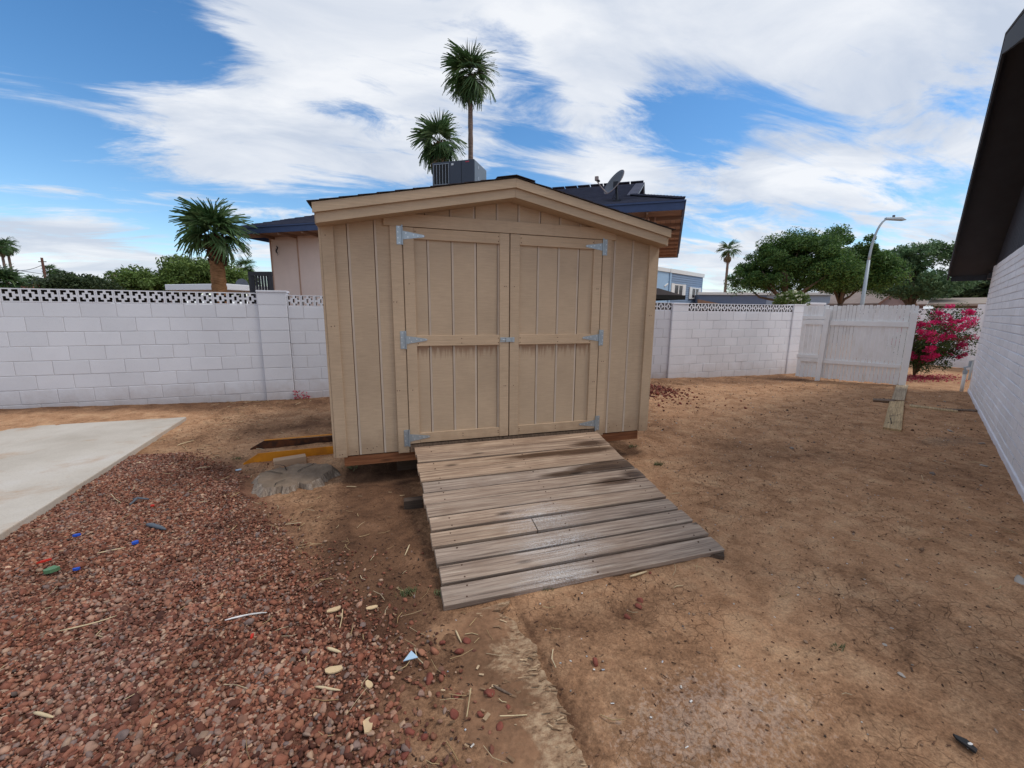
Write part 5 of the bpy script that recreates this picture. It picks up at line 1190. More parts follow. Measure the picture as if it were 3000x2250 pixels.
# white-flowered shrub peeking over the wall
b = np.array([*atd(2318, 870, 15.2)[:2], -.25]); tree('flowering_shrub', 'white flowered shrub peeking over the wall beside the gate', b, px_lobes(b, 15.2, [(2318,876,32,22,.4),(2335,880,20,16,.3),(2300,885,20,12,.3)]), 60, 60, .035, .14, M_PALOV, .03, 49, limbs=6, cat='shrub')
fl = bpy.data.objects['flowering_shrub']; Cc = crown_pts([tuple(np.array(l[:3])+b)+tuple(l[3:]) for l in px_lobes(b, 15.2, [(2318,874,30,22,.4),(2336,878,18,14,.3)])], 70, 3, .75)
V, Fc = leaf_cloud(Cc, np.full(len(Cc), .05), 14, .028, 4); link('blossom', np_mesh('blossom', V-b, Fc), M_WHITEFL, fl, b)['kind'] = 'stuff'

# ------------------------------------------------------------------ fan palms
def frond_mesh(name, seed, R, petiole, mat, droop=.35, nb=21, span=2.5, wid=.05):
    r = np.random.default_rng(seed); V = []; Fq = []
    def bend(p):
        x = p[0]; return (p[0], p[1], p[2]-droop*.22*max(x, 0)**2)
    pt = [bend((x, 0, 0)) for x in np.linspace(0, petiole, 5)]
    for i in range(4):
        k = len(V)
        for q in (pt[i], pt[i+1]): V += [(q[0], -.018, q[2]), (q[0], .018, q[2]), (q[0], 0, q[2]+.02)]
        Fq += [(k,k+3,k+4,k+1),(k+1,k+4,k+5,k+2),(k+2,k+5,k+3,k)]
    for i in range(nb):
        a = -span/2+span*i/(nb-1)+r.normal(0, .03); L_ = R*(1-.22*abs(a)/(span/2))*r.uniform(.88, 1.08); ca, sa = math.cos(a), math.sin(a); tip = .52*L_*r.uniform(.3, 1.3)
        k = len(V)
        for f, w in ((0., .006), (.45, wid), (.75, wid*.5), (1., .003)):
            x = petiole+ca*L_*f; y = sa*L_*f; z = .10*abs(sa)*L_*f*f*0 - tip*(max(f-.45, 0)/.55)**1.6*.9 + .12*math.cos(a*2)*f*L_*.3
            for s in (-1, 1):
                p = (x-sa*w*s, y+ca*w*s, z+(.018 if s > 0 else -.018)*(f > 0)); V.append(bend(p))
        for j in range(3): Fq.append((k+2*j, k+2*j+1, k+2*j+3, k+2*j+2))
    me = mesh_of(name, V, Fq); me.materials.append(mat); return me
def fan_palm(label, base, top, crown_R, trunk_r, nf, seed, dead=0, mat_t=None, group=None, boots=True, elev=(-55, 85), up=.9, name='fan_palm', lean=0.):
    base = np.array(base, float); top = np.array(top, float); root = thing(name, base, label, 'palm tree', group); r = random.Random(seed)
    H = top[2]-base[2]; n = 40; m = MB(); pts = []; rad = []
    for i in range(n+1):
        f = i/n; p = base*(1-f)+top*f; pts.append(p + np.array([.10*math.sin(f*3+seed), .05*math.sin(f*4), 0])*trunk_r*2*math.sin(math.pi*f)); rad.append(trunk_r*(1.18-.28*f)*(1+.05*math.sin(i*2.3)+.03*(i % 2)))
    m.tube(pts, rad, 12); obj('trunk', m, mat_t or M_PTRUNK, root, smooth=True)
    if boots:
        m = MB()
        for i in range(46):
            a = i*2.4; z = top[2]-trunk_r*4.4*(1-i/46); rr = trunk_r*(1.0+.55*(i/46)); d = np.array([math.cos(a), math.sin(a), 0])
            c = np.array([top[0], top[1], z])+d*rr*.8; m.tube([c, c+d*trunk_r*.45+np.array([0,0,trunk_r*.55])], [trunk_r*.34, trunk_r*.12], 5)
        obj('leaf_bases', m, M_BOOT, root)['kind'] = 'stuff'
    ms = [frond_mesh('frond', seed*10+k, crown_R*(.66+.04*k), crown_R*(.34-.06*k), M_PALM, .34+.14*k, wid=.040*crown_R/1.5) for k in range(3)]
    md = [frond_mesh('frond', seed*10+7+k, crown_R*.5, crown_R*.42, M_PALMDEAD, .5, span=1.3, wid=.05*crown_R/1.5) for k in range(2)] if dead else []
    for i in range(nf+dead):
        isd = i >= nf
        f = (i+.5)/nf if not isd else 0
        el = elev[1]+(elev[0]-elev[1])*f**.85 if not isd else r.uniform(-82, -62)
        a = i*2.39996+r.uniform(-.2, .2)
        me = (md if isd else ms)[i % (2 if isd else 3)]
        o = bpy.data.objects.new('frond', me); col.objects.link(o); o.parent = root
        o.location = (top-base) + np.array([0, 0, trunk_r*(.6*(1-f))-(trunk_r*.8 if isd else 0)])
        s = r.uniform(.86, 1.08); o.scale = (s, s, s)
        Mx = Matrix.Rotation(a, 3, 'Z') @ Matrix.Rotation(-R_(el+r.uniform(-6, 6)), 3, 'Y') @ Matrix.Rotation(r.uniform(-.5, .5), 3, 'X'); o.rotation_euler = Mx.to_euler()
    return root
T_ = atd(630, 690, 17.0); B_ = np.array([*atd(646, 850, 17.0)[:2], -.25]); fan_palm('stout fan palm with full green crown left of the neighbour house', B_, T_, 1.15, .21, 33, 3, elev=(-32, 88))
T_ = atd(1377, 222, 21.5); B_ = np.array([*T_[:2], -.25]); fan_palm('tallest fan palm with bare trunk rising behind the shed roof', B_, T_, 1.45, .12, 34, 4, boots=True, mat_t=M_PTRUNK2, elev=(-72, 88))
T_ = atd(1287, 418, 20.0); B_ = np.array([*T_[:2], -.25]); fan_palm('shorter fan palm with dry hanging fronds behind the rooftop air conditioner', B_, T_, 1.28, .16, 24, 5, dead=14, elev=(-60, 86))
def far_palm(label, px, py, dist, R, tr, seed, dead=6, n=22, elev=(-55, 85)):
    T2 = atd(px, py, dist); return fan_palm(label, np.array([*T2[:2], -.25]), T2, R, tr, n, seed, dead, M_PTRUNK2, 'distant palms', False, elev, name='distant_palm')
far_palm('lone thin palm with dry skirt right of the shed', 2135, 735, 62, 1.5, .16, 6, 14, 16, (-35, 85))
far_palm('leftmost skyline palm, tall and leaning at the photo edge', 2, 724, 62, 0.95, .10, 7); far_palm('second tall skyline palm beside the leftmost one', 20, 722, 64, 0.95, .10, 8)
far_palm('small skyline palm just right of the utility pole', 146, 792, 95, 1.05, .13, 9); far_palm('dark skyline palm above the dark rounded shrub', 172, 806, 90, 1.1, .13, 10)
far_palm('tiny thin skyline palm, left of a pair', 327, 806, 110, .9, .1, 11); far_palm('tiny thin skyline palm, right of a pair', 343, 808, 112, .9, .1, 12)
far_palm('small dark palm between left palm trunk and black railing', 720, 782, 78, 1.7, .2, 13); far_palm('small palm head above the feathery green tree', 507, 771, 70, 1.2, .2, 14); far_palm('small dark skyline palm left of the utility pole', 95, 822, 85, .95, .14, 15)
T_ = atd(15, 832, 30); fan_palm('low bushy palm at the left photo edge above the wall', np.array([*T_[:2], -.25]), T_, .85, .2, 30, 16, boots=False, elev=(-15, 88), name='low_palm')

# ------------------------------------------------------------------ bougainvillea
def bougainvillea():
    base = np.array([13.35, 3.3, g1(13.35, 3.3)]); root = thing('bougainvillea', base, 'bougainvillea shrub covered in magenta bracts behind the gate', 'shrub'); r = np.random.default_rng(77)
    m = MB(); dep = 10.6; cl = []; pk = []
    tgt = [(2835,905),(2760,905),(2810,935),(2840,985),(2830,1000),(2815,1040),(2700,945),(2720,960),(2680,1000),(2740,970),(2775,930),(2650,960),(2670,930),(2790,990),(2770,1030),(2700,1050),(2730,1010),(2660,1040),(2620,1000),(2750,940),(2790,960),(2710,1000),(2690,970),(2745,1045),(2840,945)]
    for k, (px, py) in enumerate(tgt):
        q = atd(px, py, 13.9+r.uniform(-.55, .6)); q = q + np.array([0, 0, r.uniform(-.03, .03)])
        mid = base*.45+q*.55+np.array([0, 0, .35*r.uniform(.4, 1)])+r.normal(0, .08, 3); P = [base, base*.7+mid*.3+[0,0,.12], mid, q]
        m.tube(P, [.018, .014, .009, .004], 6)
        for f in np.linspace(.35, 1, 9):
            a = (1-f)**2*base+2*f*(1-f)*mid+f*f*q; cl.append(a+r.normal(0, .11, 3))
        for f in (.80, .88, .95, 1.0):
            if r.random() < .85: pk.append((1-f)**2*base+2*f*(1-f)*mid+f*f*q+r.normal(0, .06, 3))
    obj('branches', m, M_BARK, root, smooth=True)
    V, Fc = leaf_cloud(cl, np.full(len(cl), .15), 52, .026, 78); link('foliage', np_mesh('foliage', V-base, Fc), M_BGREEN, root, base)
    V, Fc = leaf_cloud(pk, r.uniform(.06, .14, len(pk)), 85, .026, 79, .7); link('bracts', np_mesh('bracts', V-base, Fc), M_BPINK, root, base)
    n = 1500; x = r.normal(13.0, .6, n); y = r.normal(2.95, .30, n); P = np.stack([x, y, gz(x, y)+.012], -1)
    V, Fc = leaf_cloud(P, np.full(n, .01), 1, .022, 80, .3, .7); tag(link('fallen_petals', np_mesh('fallen_petals', V, Fc), M_PETAL), 'fallen pink petals under the bougainvillea', 'petals', kind='stuff')
bougainvillea()

# ================================================================== neighbour house behind the wall
nrc = CP + ray(2004, 590)*10.5; nuf = np.array([-.834, .552, 0]); nvf = np.array([.552, .834, 0]); nang = math.atan2(.552, -.834)
nlen, nW, nez = 15.0, 9.9, float(nrc[2]); npitch = (5.858-nez)/(nW/2)
def np_(a, b, z): q = nrc + nuf*(a-.079*b*max(0., 1-a/5)) + nvf*b; return np.array([q[0], q[1], z])      # a along the eave (leftwards), b away
nax = np.stack([nuf, nvf, [0,0,1]], 1)
nh = thing('neighbour_house', np_(7, 5, -.25), 'pink panelled neighbour house with dark hip roof and navy fascia', 'house')
IN_ = .86; zs = nez-.17
# walls: panels with battens on the front, plain elsewhere
def nwall(a0, a1, b0, b1, nm='wall'): obj(nm, MB().prism([np_(a0, b0, -.3), np_(a1, b0, -.3), np_(a1, b1, -.3), np_(a0, b1, -.3)], (0, 0, zs+.3-.0)), M_PINK, nh)
nwall(IN_, nlen-IN_, IN_, nW-IN_)
for k in range(0, 12):
    a = nlen-IN_-.02-k*1.22
    obj('batten', MB().obox(np_(a, IN_-.012, (zs-.3)/2), (.045, .024, zs+.3), nax), M_PINKB, nh)
# fascia boards, gutter line
FH = .20
for (a0, b0, a1, b1) in ((0,0,nlen,0),(0,0,0,nW),(nlen,0,nlen,nW),(0,nW,nlen,nW)):
    P, Q = np_(a0, b0, nez), np_(a1, b1, nez); d = (Q-P)/np.linalg.norm(Q-P); nn = np.array([-d[1], d[0], 0]); A = np.stack([d, nn, [0,0,1]], 1); L_ = np.linalg.norm(Q-P)
    obj('fascia_board', MB().obox((P+Q)/2-[0,0,FH/2], (L_+.02, .04, FH), A), M_BLUEF, nh)
    obj('drip_edge', MB().obox((P+Q)/2+[0,0,.012], (L_+.10, .10, .045), A), M_BLUEF, nh)
# soffit boards
for k in range(6):
    b0 = .03+k*.138; obj('soffit_board', MB().obox(np_(nlen/2, b0+.065, zs+.012), (nlen-.06, .13, .02), nax), M_SOFFIT, nh); obj('soffit_board', MB().prism([np_(b0, .03, zs+.003), np_(b0+.13, .03, zs+.003), np_(b0+.13, nW-.03, zs+.003), np_(b0, nW-.03, zs+.003)], (0, 0, .02)), M_SOFFIT, nh)
for k in range(9):
    b = .9+k*1.0; obj('rafter', MB().obox(np_(IN_/2, b, zs-.045), (IN_-.04, .05, .09), nax), M_SOFFIT, nh)
for k in range(14):
    a = .9+k*1.0; obj('rafter', MB().obox(np_(a, IN_/2, zs-.045), (.05, IN_-.04, .09), nax), M_SOFFIT, nh)
# hip roof in shingle courses (front and right and left slopes), gablet at the right end of the ridge
rid_a0, rid_a1 = 1.9, nlen-nW/2; rz_ = lambda b: nez+.04+npitch*b
def slope_course(fn, n, dmax, label='shingle_course'):
    for i in range(n):
        d0, d1 = i*dmax/n, min((i+1.12)*dmax/n, dmax); A, B, C2, D = fn(d0), None, None, None
        p0, p1 = fn(d0); q0, q1 = fn(d1); up = np.array([0, 0, .028])
        m = MB().add([p0+up, p1+up, q1+[0,0,.004], q0+[0,0,.004], p0, p1], [(0,1,2,3), (4,5,1,0)]); obj(label, m, M_SHING, nh)
slope_course(lambda d: (np_(min(d, 1.4), d, rz_(d)), np_(nlen-d, d, rz_(d))), 26, nW/2)
slope_course(lambda d: (np_(d, nW-d, rz_(d)), np_(d, d, rz_(d))), 7, 1.45)
slope_course(lambda d: (np_(nlen-d, d, rz_(d)), np_(nlen-d, nW-d, rz_(d))), 20, nW/2)
slope_course(lambda d: (np_(nlen-d, nW-d, rz_(d)), np_(d, nW-d, rz_(d))), 12, nW/2)
# the gablet
g0 = 1.40; zr = rz_(nW/2); gb = 1.45
for b0 in (gb, nW-gb):
    near = b0 == gb
    obj('gablet_trim', MB().prism([np_(g0-.14, b0, rz_(gb)-.06), np_(g0-.14, nW/2, zr-.06), np_(g0-.14, nW/2, zr+.01), np_(g0-.14, b0, rz_(gb)+.01)], nuf*.05), M_ACS, nh)
    obj('gablet_eave', MB().prism([np_(g0-.15, b0, rz_(gb)+.012), np_(g0-.15, nW/2, zr+.012), np_(g0-.15, nW/2, zr+.035), np_(g0-.15, b0, rz_(gb)+.035)], nuf*.3), M_SHING, nh)
obj('gablet_face', MB().prism([np_(g0+.05, gb, rz_(gb)-.05), np_(g0+.05, nW/2, zr-.02), np_(g0+.05, nW-gb, rz_(gb)-.05)], nuf*.05), M_BWALL, nh)
for i_ in range(16):
    d = .08+i_*1.35/16; obj('hip_cap', MB().obox(np_(d, d, rz_(d)+.035), (.20, .20, .03), nax), M_SHING, nh)
for i_ in range(20):
    obj('ridge_cap', MB().obox(np_(g0+.1+i_*.45, nW/2, zr+.05), (.452, .28, .03), nax), M_SHING, nh)
obj('downspout', MB().tube([np_(1.45, IN_-.05, zs), np_(1.45, IN_-.05, .5)], .04, 8), M_DARKMET, nh)
# small dark wall ornament on the pink panel
q0 = atplane(812, 735, np_(0, IN_-.02, 0), nang); P = [q0+nuf*(-.035*math.sin(f*9))-nvf*.015+np.array([0, 0, .17-.34*f]) for f in np.linspace(0, 1, 14)]
orn = thing('wall_ornament', q0-[0,0,.2], 'small wavy dark metal lizard ornament on the pink wall', 'ornament')
obj('body', MB().tube(P, [.012,.02,.022,.016,.014,.02,.024,.024,.02,.014,.01,.008,.006,.003], 6), M_DARKMET, orn)
for z, s in ((.06,1),(.05,-1),(-.07,1),(-.08,-1)): obj('leg', MB().tube([q0-nvf*.015+np.array([0,0,z]), q0-nvf*.015+nuf*.05*s+np.array([0,0,z+.02])], .007, 5), M_DARKMET, orn)
# black railing left of the house
rl = thing('balcony_railing', np.array([*atd(758, 850, 15.2)[:2], -.25]), 'black slatted railing beside the pink house wall', 'railing')
ra, rb = atd(733, 800, 15.4), atd(792, 800, 15.0); zt_ = float(atd(760, 797, 15.2)[2]); dv = (rb-ra); dv[2] = 0
obj('top_rail', MB().obox((*((ra+rb)/2)[:2], zt_-.05), (np.linalg.norm(dv)+.1, .09, .12), np.stack([dv/np.linalg.norm(dv), [-dv[1]/np.linalg.norm(dv), dv[0]/np.linalg.norm(dv), 0], [0,0,1]], 1)), M_BLACK, rl)
for k in range(8):
    p = ra+dv*k/7; obj('baluster', MB().box((p[0]-.03, p[1]-.025, .9), (p[0]+.03, p[1]+.025, zt_-.11)), M_BLACK, rl)
obj('bottom_rail', MB().obox((*((ra+rb)/2)[:2], .86), (np.linalg.norm(dv)+.1, .07, .08), np.stack([dv/np.linalg.norm(dv), [-dv[1]/np.linalg.norm(dv), dv[0]/np.linalg.norm(dv), 0], [0,0,1]], 1)), M_BLACK, rl)
for k in (0, 1): p = ra+dv*k; obj('post', MB().box((p[0]-.05, p[1]-.05, -.3), (p[0]+.05, p[1]+.05, zt_-.1)), M_BLACK, rl)
# rooftop air conditioner
acz0 = rz_(1.9); A_ = atplane(1266, 480, np_(0, 1.5, 0), nang); B2 = atplane(1389, 463, np_(0, 1.5, 0), nang)
acw = float((A_-B2) @ nuf); aczt = float((A_[2]+B2[2])/2); abase = np.array([B2[0], B2[1], 0]); adep = 1.15
def ap(a, b, z): q = abase+nuf*a+nvf*b; return np.array([q[0], q[1], z])
ac = thing('rooftop_ac_unit', ap(acw/2, adep/2, acz0), 'charcoal packaged air conditioner standing on the neighbour roof', 'air conditioner')
azb = rz_(1.5)+.05
obj('cabinet', MB().obox(ap(acw/2, adep/2, (azb+aczt)/2), (acw, adep, aczt-azb), nax), M_ACF, ac, bevel=.01)
obj('side_panel', MB().obox(ap(-.006, adep/2, (azb+aczt)/2-.0), (.012, adep-.04, aczt-azb-.04), nax), M_ACS, ac)  # light falling on the right face is put into its paler colour
obj('coil', MB().obox(ap(acw*.78, -.004, (azb+aczt)/2), (acw*.36, .012, aczt-azb-.14), nax), M_ACD, ac)
for k in range(6): obj('grille_bar', MB().obox(ap(acw*(.60+.36*k/5), -.016, (azb+aczt)/2), (.013, .014, aczt-azb-.12), nax), M_ACW, ac)
for z in (aczt-.07, (azb+aczt)/2, azb+.07): obj('grille_bar', MB().obox(ap(acw*.78, -.026, z), (acw*.385, .012, .014), nax), M_ACW, ac)
obj('panel_seam', MB().obox(ap(acw*.30, -.003, (azb+aczt)/2), (.012, .008, aczt-azb-.05), nax), M_ACD, ac)
obj('label', MB().obox(ap(acw*.51, -.004, aczt-.10), (.08, .008, .06), nax), M_LABEL, ac); obj('label', MB().obox(ap(acw*.505, -.004, azb+.30), (.07, .008, .17), nax), M_LABEL, ac); obj('badge', MB().obox(ap(acw*.16, -.004, aczt-.06), (.13, .008, .035), nax), M_REDLOGO, ac)
for z in (.16, .5): obj('side_label', MB().obox(ap(-.015, adep*.3, aczt-z), (.008, .10, .10), nax), M_ACW, ac)
obj('curb', MB().obox(ap(acw/2, adep/2, azb-.25), (acw*.9, adep*.9, .5), nax), M_ACF, ac)
# satellite dish
def sat_dish():
    pb = atplane(1808, 591, np_(0, .45, 0), nang); pb[2] = rz_(.45)+.01; k = np.linalg.norm((pb-CP))/F_PX
    root = thing('satellite_dish', pb, 'grey satellite dish on a mast at the neighbour roof edge', 'satellite dish')
    pt = atplane(1806, 548, np_(0, .45, 0), nang); obj('mast', MB().tube([pb-[0,0,.05], pb*.5+pt*.5, pt], .036, 10), M_DARKMET, root)
    obj('mast_foot', MB().obox(pb, (.22, .16, .03), nax), M_DARKMET, root)
    c = atplane(1799, 533, np_(0, .35, 0), nang)
    axis = -.62*CRX - .30*CFY + np.array([0,0,.42]); axis /= np.linalg.norm(axis)
    tl = R_(-30)
    upv = np.array([0,0,1.])-axis*axis[2]; upv /= np.linalg.norm(upv); upv = upv+.35*CRX; upv -= axis*(upv@axis); upv /= np.linalg.norm(upv); sd_ = np.cross(upv, axis)
    RX, RY, dpt = .31, .37, .10; V = []; Fq = []; nr, na = 6, 28
    for i in range(nr+1):
        for j in range(na):
            a = 2*math.pi*j/na; f = i/nr; V.append(c+sd_*RX*f*math.cos(a)+upv*RY*f*math.sin(a)+axis*(dpt*(f*f-1)))
    for i in range(nr):
        for j in range(na): Fq.append((i*na+j, i*na+(j+1) % na, (i+1)*na+(j+1) % na, (i+1)*na+j))
    m = MB().add(V, Fq); b_ = len(m.v); o = obj('reflector', m, M_DISH, root, smooth=True); md = o.modifiers.new('thick', 'SOLIDIFY'); md.thickness = .012
    rimp = [c+sd_*RX*math.cos(a)+upv*RY*math.sin(a) for a in np.linspace(0, 2*math.pi, 29)]; obj('rim', MB().tube(rimp, .010, 6, False), M_ARM, root)
    low = c-upv*RY*.95-axis*.02; fe = atplane(1748, 530, np_(0, .25, 0), nang)
    obj('feed_arm', MB().tube([low, low*.5+fe*.5-[0,0,.02], fe], .014, 6), M_ARM, root)
    h = obj('feed_horn', MB().obox(fe+[0,0,.06], (.10, .10, .10), nax), M_ARM, root, bevel=.01); obj('feed_cap', MB().tube([fe+[0,0,.05], fe+[0,0,.05]-axis*.11], [.035, .03], 8), M_DARKMET, h)
    obj('bracket', MB().obox(pt*.6+c*.4, (.12, .10, .16), nax), M_DARKMET, root)
    obj('cable', MB().tube([pt-[0,0,.1], pt-[0,0,.3]-CRX*.10, pb+[0,0,.1]-CRX*.08, pb-CRX*.02+[0,0,.02]], .007, 5), M_WIRE, root)
sat_dish()

# ------------------------------------------------------------------ more of the neighbourhood
def box_building(name, label, cat, pxs, ztop, dist, depth, mat, ang=0., zb=-.3, parts=None):
    a, b = atd(pxs[0], 900, dist), atd(pxs[1], 900, dist*(1+ang)); d = b-a; d[2] = 0; L_ = np.linalg.norm(d); d /= L_; n = np.array([-d[1], d[0], 0])
    if n @ (a-CP) < 0: n = -n
    A = np.stack([d, n, [0,0,1]], 1); root = thing(name, np.array([*((a+b)/2+n*depth/2)[:2], -.25]), label, cat)
    P = lambda s, t, z: np.array([*(a+d*s+n*t)[:2], z])
    obj('wall', MB().obox(P(L_/2, depth/2, (ztop+zb)/2), (L_, depth, ztop-zb), A), mat, root)
    return root, P, A, L_
# blue lap-sided house
D_ = 34.; zt_ = float(atd(1990, 795, D_)[2]); c1 = atd(1958, 900, D_)
root, P, A, L_ = box_building('blue_house', 'blue lap sided house with two white framed windows', 'house', (1957, 2052), zt_, D_, 7, M_BLUES, .16)
obj('side_wall', MB().obox(P(-2.0, .12, (zt_-.3)/2), (3.98, .2, zt_+.3), A), M_BLUEL, root)
nr = 26
for k in range(nr):
    z = -.2+(zt_+.05)*k/nr; h = zt_/nr
    obj('lap_board', MB().add([P(.12, -.03, z), P(L_, -.03, z), P(L_, -.006, z+h), P(.12, -.006, z+h), P(.12, 0, z), P(L_, 0, z)], [(0,1,2,3), (0,4,5,1)]), M_BLUES, root)
obj('corner_board', MB().obox(P(.0, -.03, (zt_-.3)/2), (.22, .06, zt_+.3), A), M_BLUEL, root)
obj('roof_trim', MB().obox(P(L_/2, -.02, zt_+.06), (L_+.2, .14, .28), A), M_WTRIM, root); obj('roof_trim', MB().obox(P(-2.0, .0, zt_+.062), (3.98, .12, .26), A), M_WTRIM, root)
for u0, u1, v0, v1 in ((325,550,490,710),(610,810,520,730)):
    xa, xb = 1900+u0/5.53, 1900+u1/5.53; y0, y1 = 740+v0/5.53, 740+v1/5.53
    s0 = (xa-1957)/95*L_; s1 = (xb-1957)/95*L_; z1, z0 = float(atd(2000, y0, D_)[2]), float(atd(2000, y1, D_)[2]); w = s1-s0
    wn_ = obj('window', MB().obox(P((s0+s1)/2, -.05, (z0+z1)/2), (w*.62, .04, (z1-z0)*.80), A), M_GLASS, root)
    for s in (s0+w*.10, s1-w*.10): obj('shutter', MB().obox(P(s, -.07, (z0+z1)/2), (w*.16, .06, (z1-z0)), A), M_WTRIM, wn_)
    for z in (z0+(z1-z0)*.07, z1-(z1-z0)*.07): obj('frame', MB().obox(P((s0+s1)/2, -.065, z), (w*.64, .06, (z1-z0)*.10), A), M_WTRIM, wn_)
    obj('mullion', MB().obox(P((s0+s1)/2, -.075, (z0+z1)/2), (w*.05, .04, (z1-z0)*.8), A), M_WTRIM, wn_)
    obj('frame', MB().obox(P(s0+w*.21, -.068, (z0+z1)/2), (w*.05, .05, (z1-z0)*.8), A), M_WTRIM, wn_); obj('frame', MB().obox(P(s1-w*.21, -.068, (z0+z1)/2), (w*.05, .05, (z1-z0)*.8), A), M_WTRIM, wn_)
obj('wall_light', MB().obox(P(-.55, .0, zt_-1.0), (.55, .06, .10), A @ np.array([[math.cos(.4), 0, -math.sin(.4)], [0,1,0], [math.sin(.4), 0, math.cos(.4)]])), M_WTRIM, root)
ac2 = thing('distant_ac_unit', P(-.3, 2.6, zt_+.1), 'dark air conditioner on the blue house roof', 'air conditioner')
za = float(atd(1940, 768, 37)[2]); obj('cabinet', MB().obox(P(-.3, 2.6, (zt_+.2+za)/2), (1.6, 1.3, za-zt_+.2), A), M_ACF, ac2)
for k in range(5): obj('grille_bar', MB().obox(P(-1.0+k*.17, 1.935, (zt_+.2+za)/2), (.04, .02, za-zt_-.1), A), M_ACW, ac2)
obj('panel', MB().obox(P(.25, 1.94, (zt_+.2+za)/2), (.45, .02, .7), A), M_ACS, ac2)
# blue-grey flat building
zt_ = float(atd(2150, 862, 37)[2]); root, P, A, L_ = box_building('flat_roof_building', 'low blue grey building with flat white edged roof', 'building', (2046, 2243), zt_, 37, 8, M_GREYB, .05)
obj('roof_edge', MB().obox(P(L_/2, -.03, zt_+.08), (L_+.3, .2, .2), A), M_WTRIM, root); obj('annex_wall', MB().obox(P(L_+2.4, .3, (zt_-.3)/2), (4.7, .3, zt_+.3), A), M_GREYL, root); obj('annex_roof_edge', MB().obox(P(L_+2.4, .1, zt_+.1), (4.8, .3, .2), A), M_WTRIM, root)
obj('gable_peak', MB().prism([P(-.3, -.6, .6), P(2.4, -.6, .6), P(-.1, -.6, zt_-.75)], (0, 0, .01)) if False else MB().prism([P(-.2, -.5, -.2), P(2.6, -.5, -.2), P(2.6, -.5, 1.75), P(-.2, -.5, 2.3)], A[:, 1]*.3), M_SOFFIT, root)
# gabled roofs
def gable_house(name, label, px0, px1, py_ridge, py_eave, dist, depth, mroof, mwall, skew=0.):
    a, b = atd(px0, 900, dist), atd(px1, 900, dist*(1+skew)); d = b-a; d[2] = 0; L_ = np.linalg.norm(d); d /= L_; n = np.array([-d[1], d[0], 0]); n = n if n @ (a-CP) > 0 else -n
    zr_, ze = float(atd((px0+px1)/2, py_ridge, dist+depth/2)[2]), float(atd((px0+px1)/2, py_eave, dist)[2]); root = thing(name, np.array([*((a+b)/2+n*depth/2)[:2], -.25]), label, 'house')
    P = lambda s, t, z: np.array([*(a+d*s+n*t)[:2], z])
    obj('wall', MB().prism([P(.3, .4, -.3), P(.3, depth-.4, -.3), P(.3, depth-.4, ze), P(.3, depth/2, zr_-.1), P(.3, .4, ze)], d*(L_-.6)), mwall, root)
    for s in (0, 1):
        t0 = 0 if s == 0 else depth
        rf = obj('roof_slope', MB().prism([P(0, t0, ze-.05), P(0, depth/2, zr_), P(0, depth/2, zr_+.12), P(0, t0, ze+.07)], d*L_), mroof, root)
    for e in (0, 1):
        s_ = -.02 if e == 0 else L_+.0
        obj('rake_board', MB().prism([P(s_, 0, ze-.1), P(s_, depth/2, zr_-.05), P(s_, depth/2, zr_+.13), P(s_, 0, ze+.08)], d*.03), M_WTRIM if mroof is M_BROOF2 else M_POLE, root)
    obj('rear_wing_wall', MB().obox(P(L_/2, depth-.2, (ze-.3)/2), (L_-.7, .2, ze+.3), np.stack([d, n, [0,0,1]], 1)), mwall, root)
    return root
gable_house('gabled_house', 'brown shingle roofed house behind the gate', 2340, 2572, 851, 893, 42, 7, M_BROOF, M_BWALL, -.05)
gable_house('gabled_house', 'low tan roofed house beyond the bougainvillea wall', 2715, 2990, 878, 893, 34, 6, M_BROOF2, M_BWALL)
gable_house('gabled_house', 'low brown roofed house far left behind the wall', 340, 560, 812, 850, 44, 8, M_BWALL, M_BWALL)
gable_house('gabled_house', 'low roofed house in the gap right of the street lamp', 2560, 2720, 882, 893, 50, 6, M_BROOF, M_BWALL)
# white flat carport roof
q = atd(640, 845, 24); tag(obj('carport_roof', MB().obox((q[0], q[1], q[2]), (3.6, 2.2, .26), nax), M_WHITEP, bevel=.02), 'white flat carport roof behind the left palm trunk', 'roof')
m = MB()
for a in (-1.5, 1.5): m.box((q[0]+a-.05, q[1]-.05, -.3), (q[0]+a+.05, q[1]+.05, q[2]-.14))
cp_ = bpy.data.objects['carport_roof']
for a in (-1.4, 1.4): obj('post', MB().box((q[0]+a*.834-.05, q[1]-a*.552-.05, -.3), (q[0]+a*.834+.05, q[1]-a*.552+.05, q[2]-.132)), M_WTRIM, cp_)
# second, small dish on that roof
q = atd(712, 835, 23); d2 = thing('small_satellite_dish', q-[0,0,.35], 'small dark dish beside the black railing', 'satellite dish')
V = []; Fq = []
for i in range(5):
    for j in range(20):
        a = 2*math.pi*j/20; f = i/4; V.append(q+np.array([CRX[0], CRX[1], 0])*.30*f*math.cos(a)+np.array([0,0,.28])*f*math.sin(a)-CFY*.07*(f*f))
for i in range(4):
    for j in range(20): Fq.append((i*20+j, i*20+(j+1) % 20, (i+1)*20+(j+1) % 20, (i+1)*20+j))
obj('reflector', MB().add(V, Fq), M_DISH, d2, smooth=True); obj('mast', MB().tube([q-[0,0,2.0], q-[0,0,.1]], .03, 8), M_DARKMET, d2)
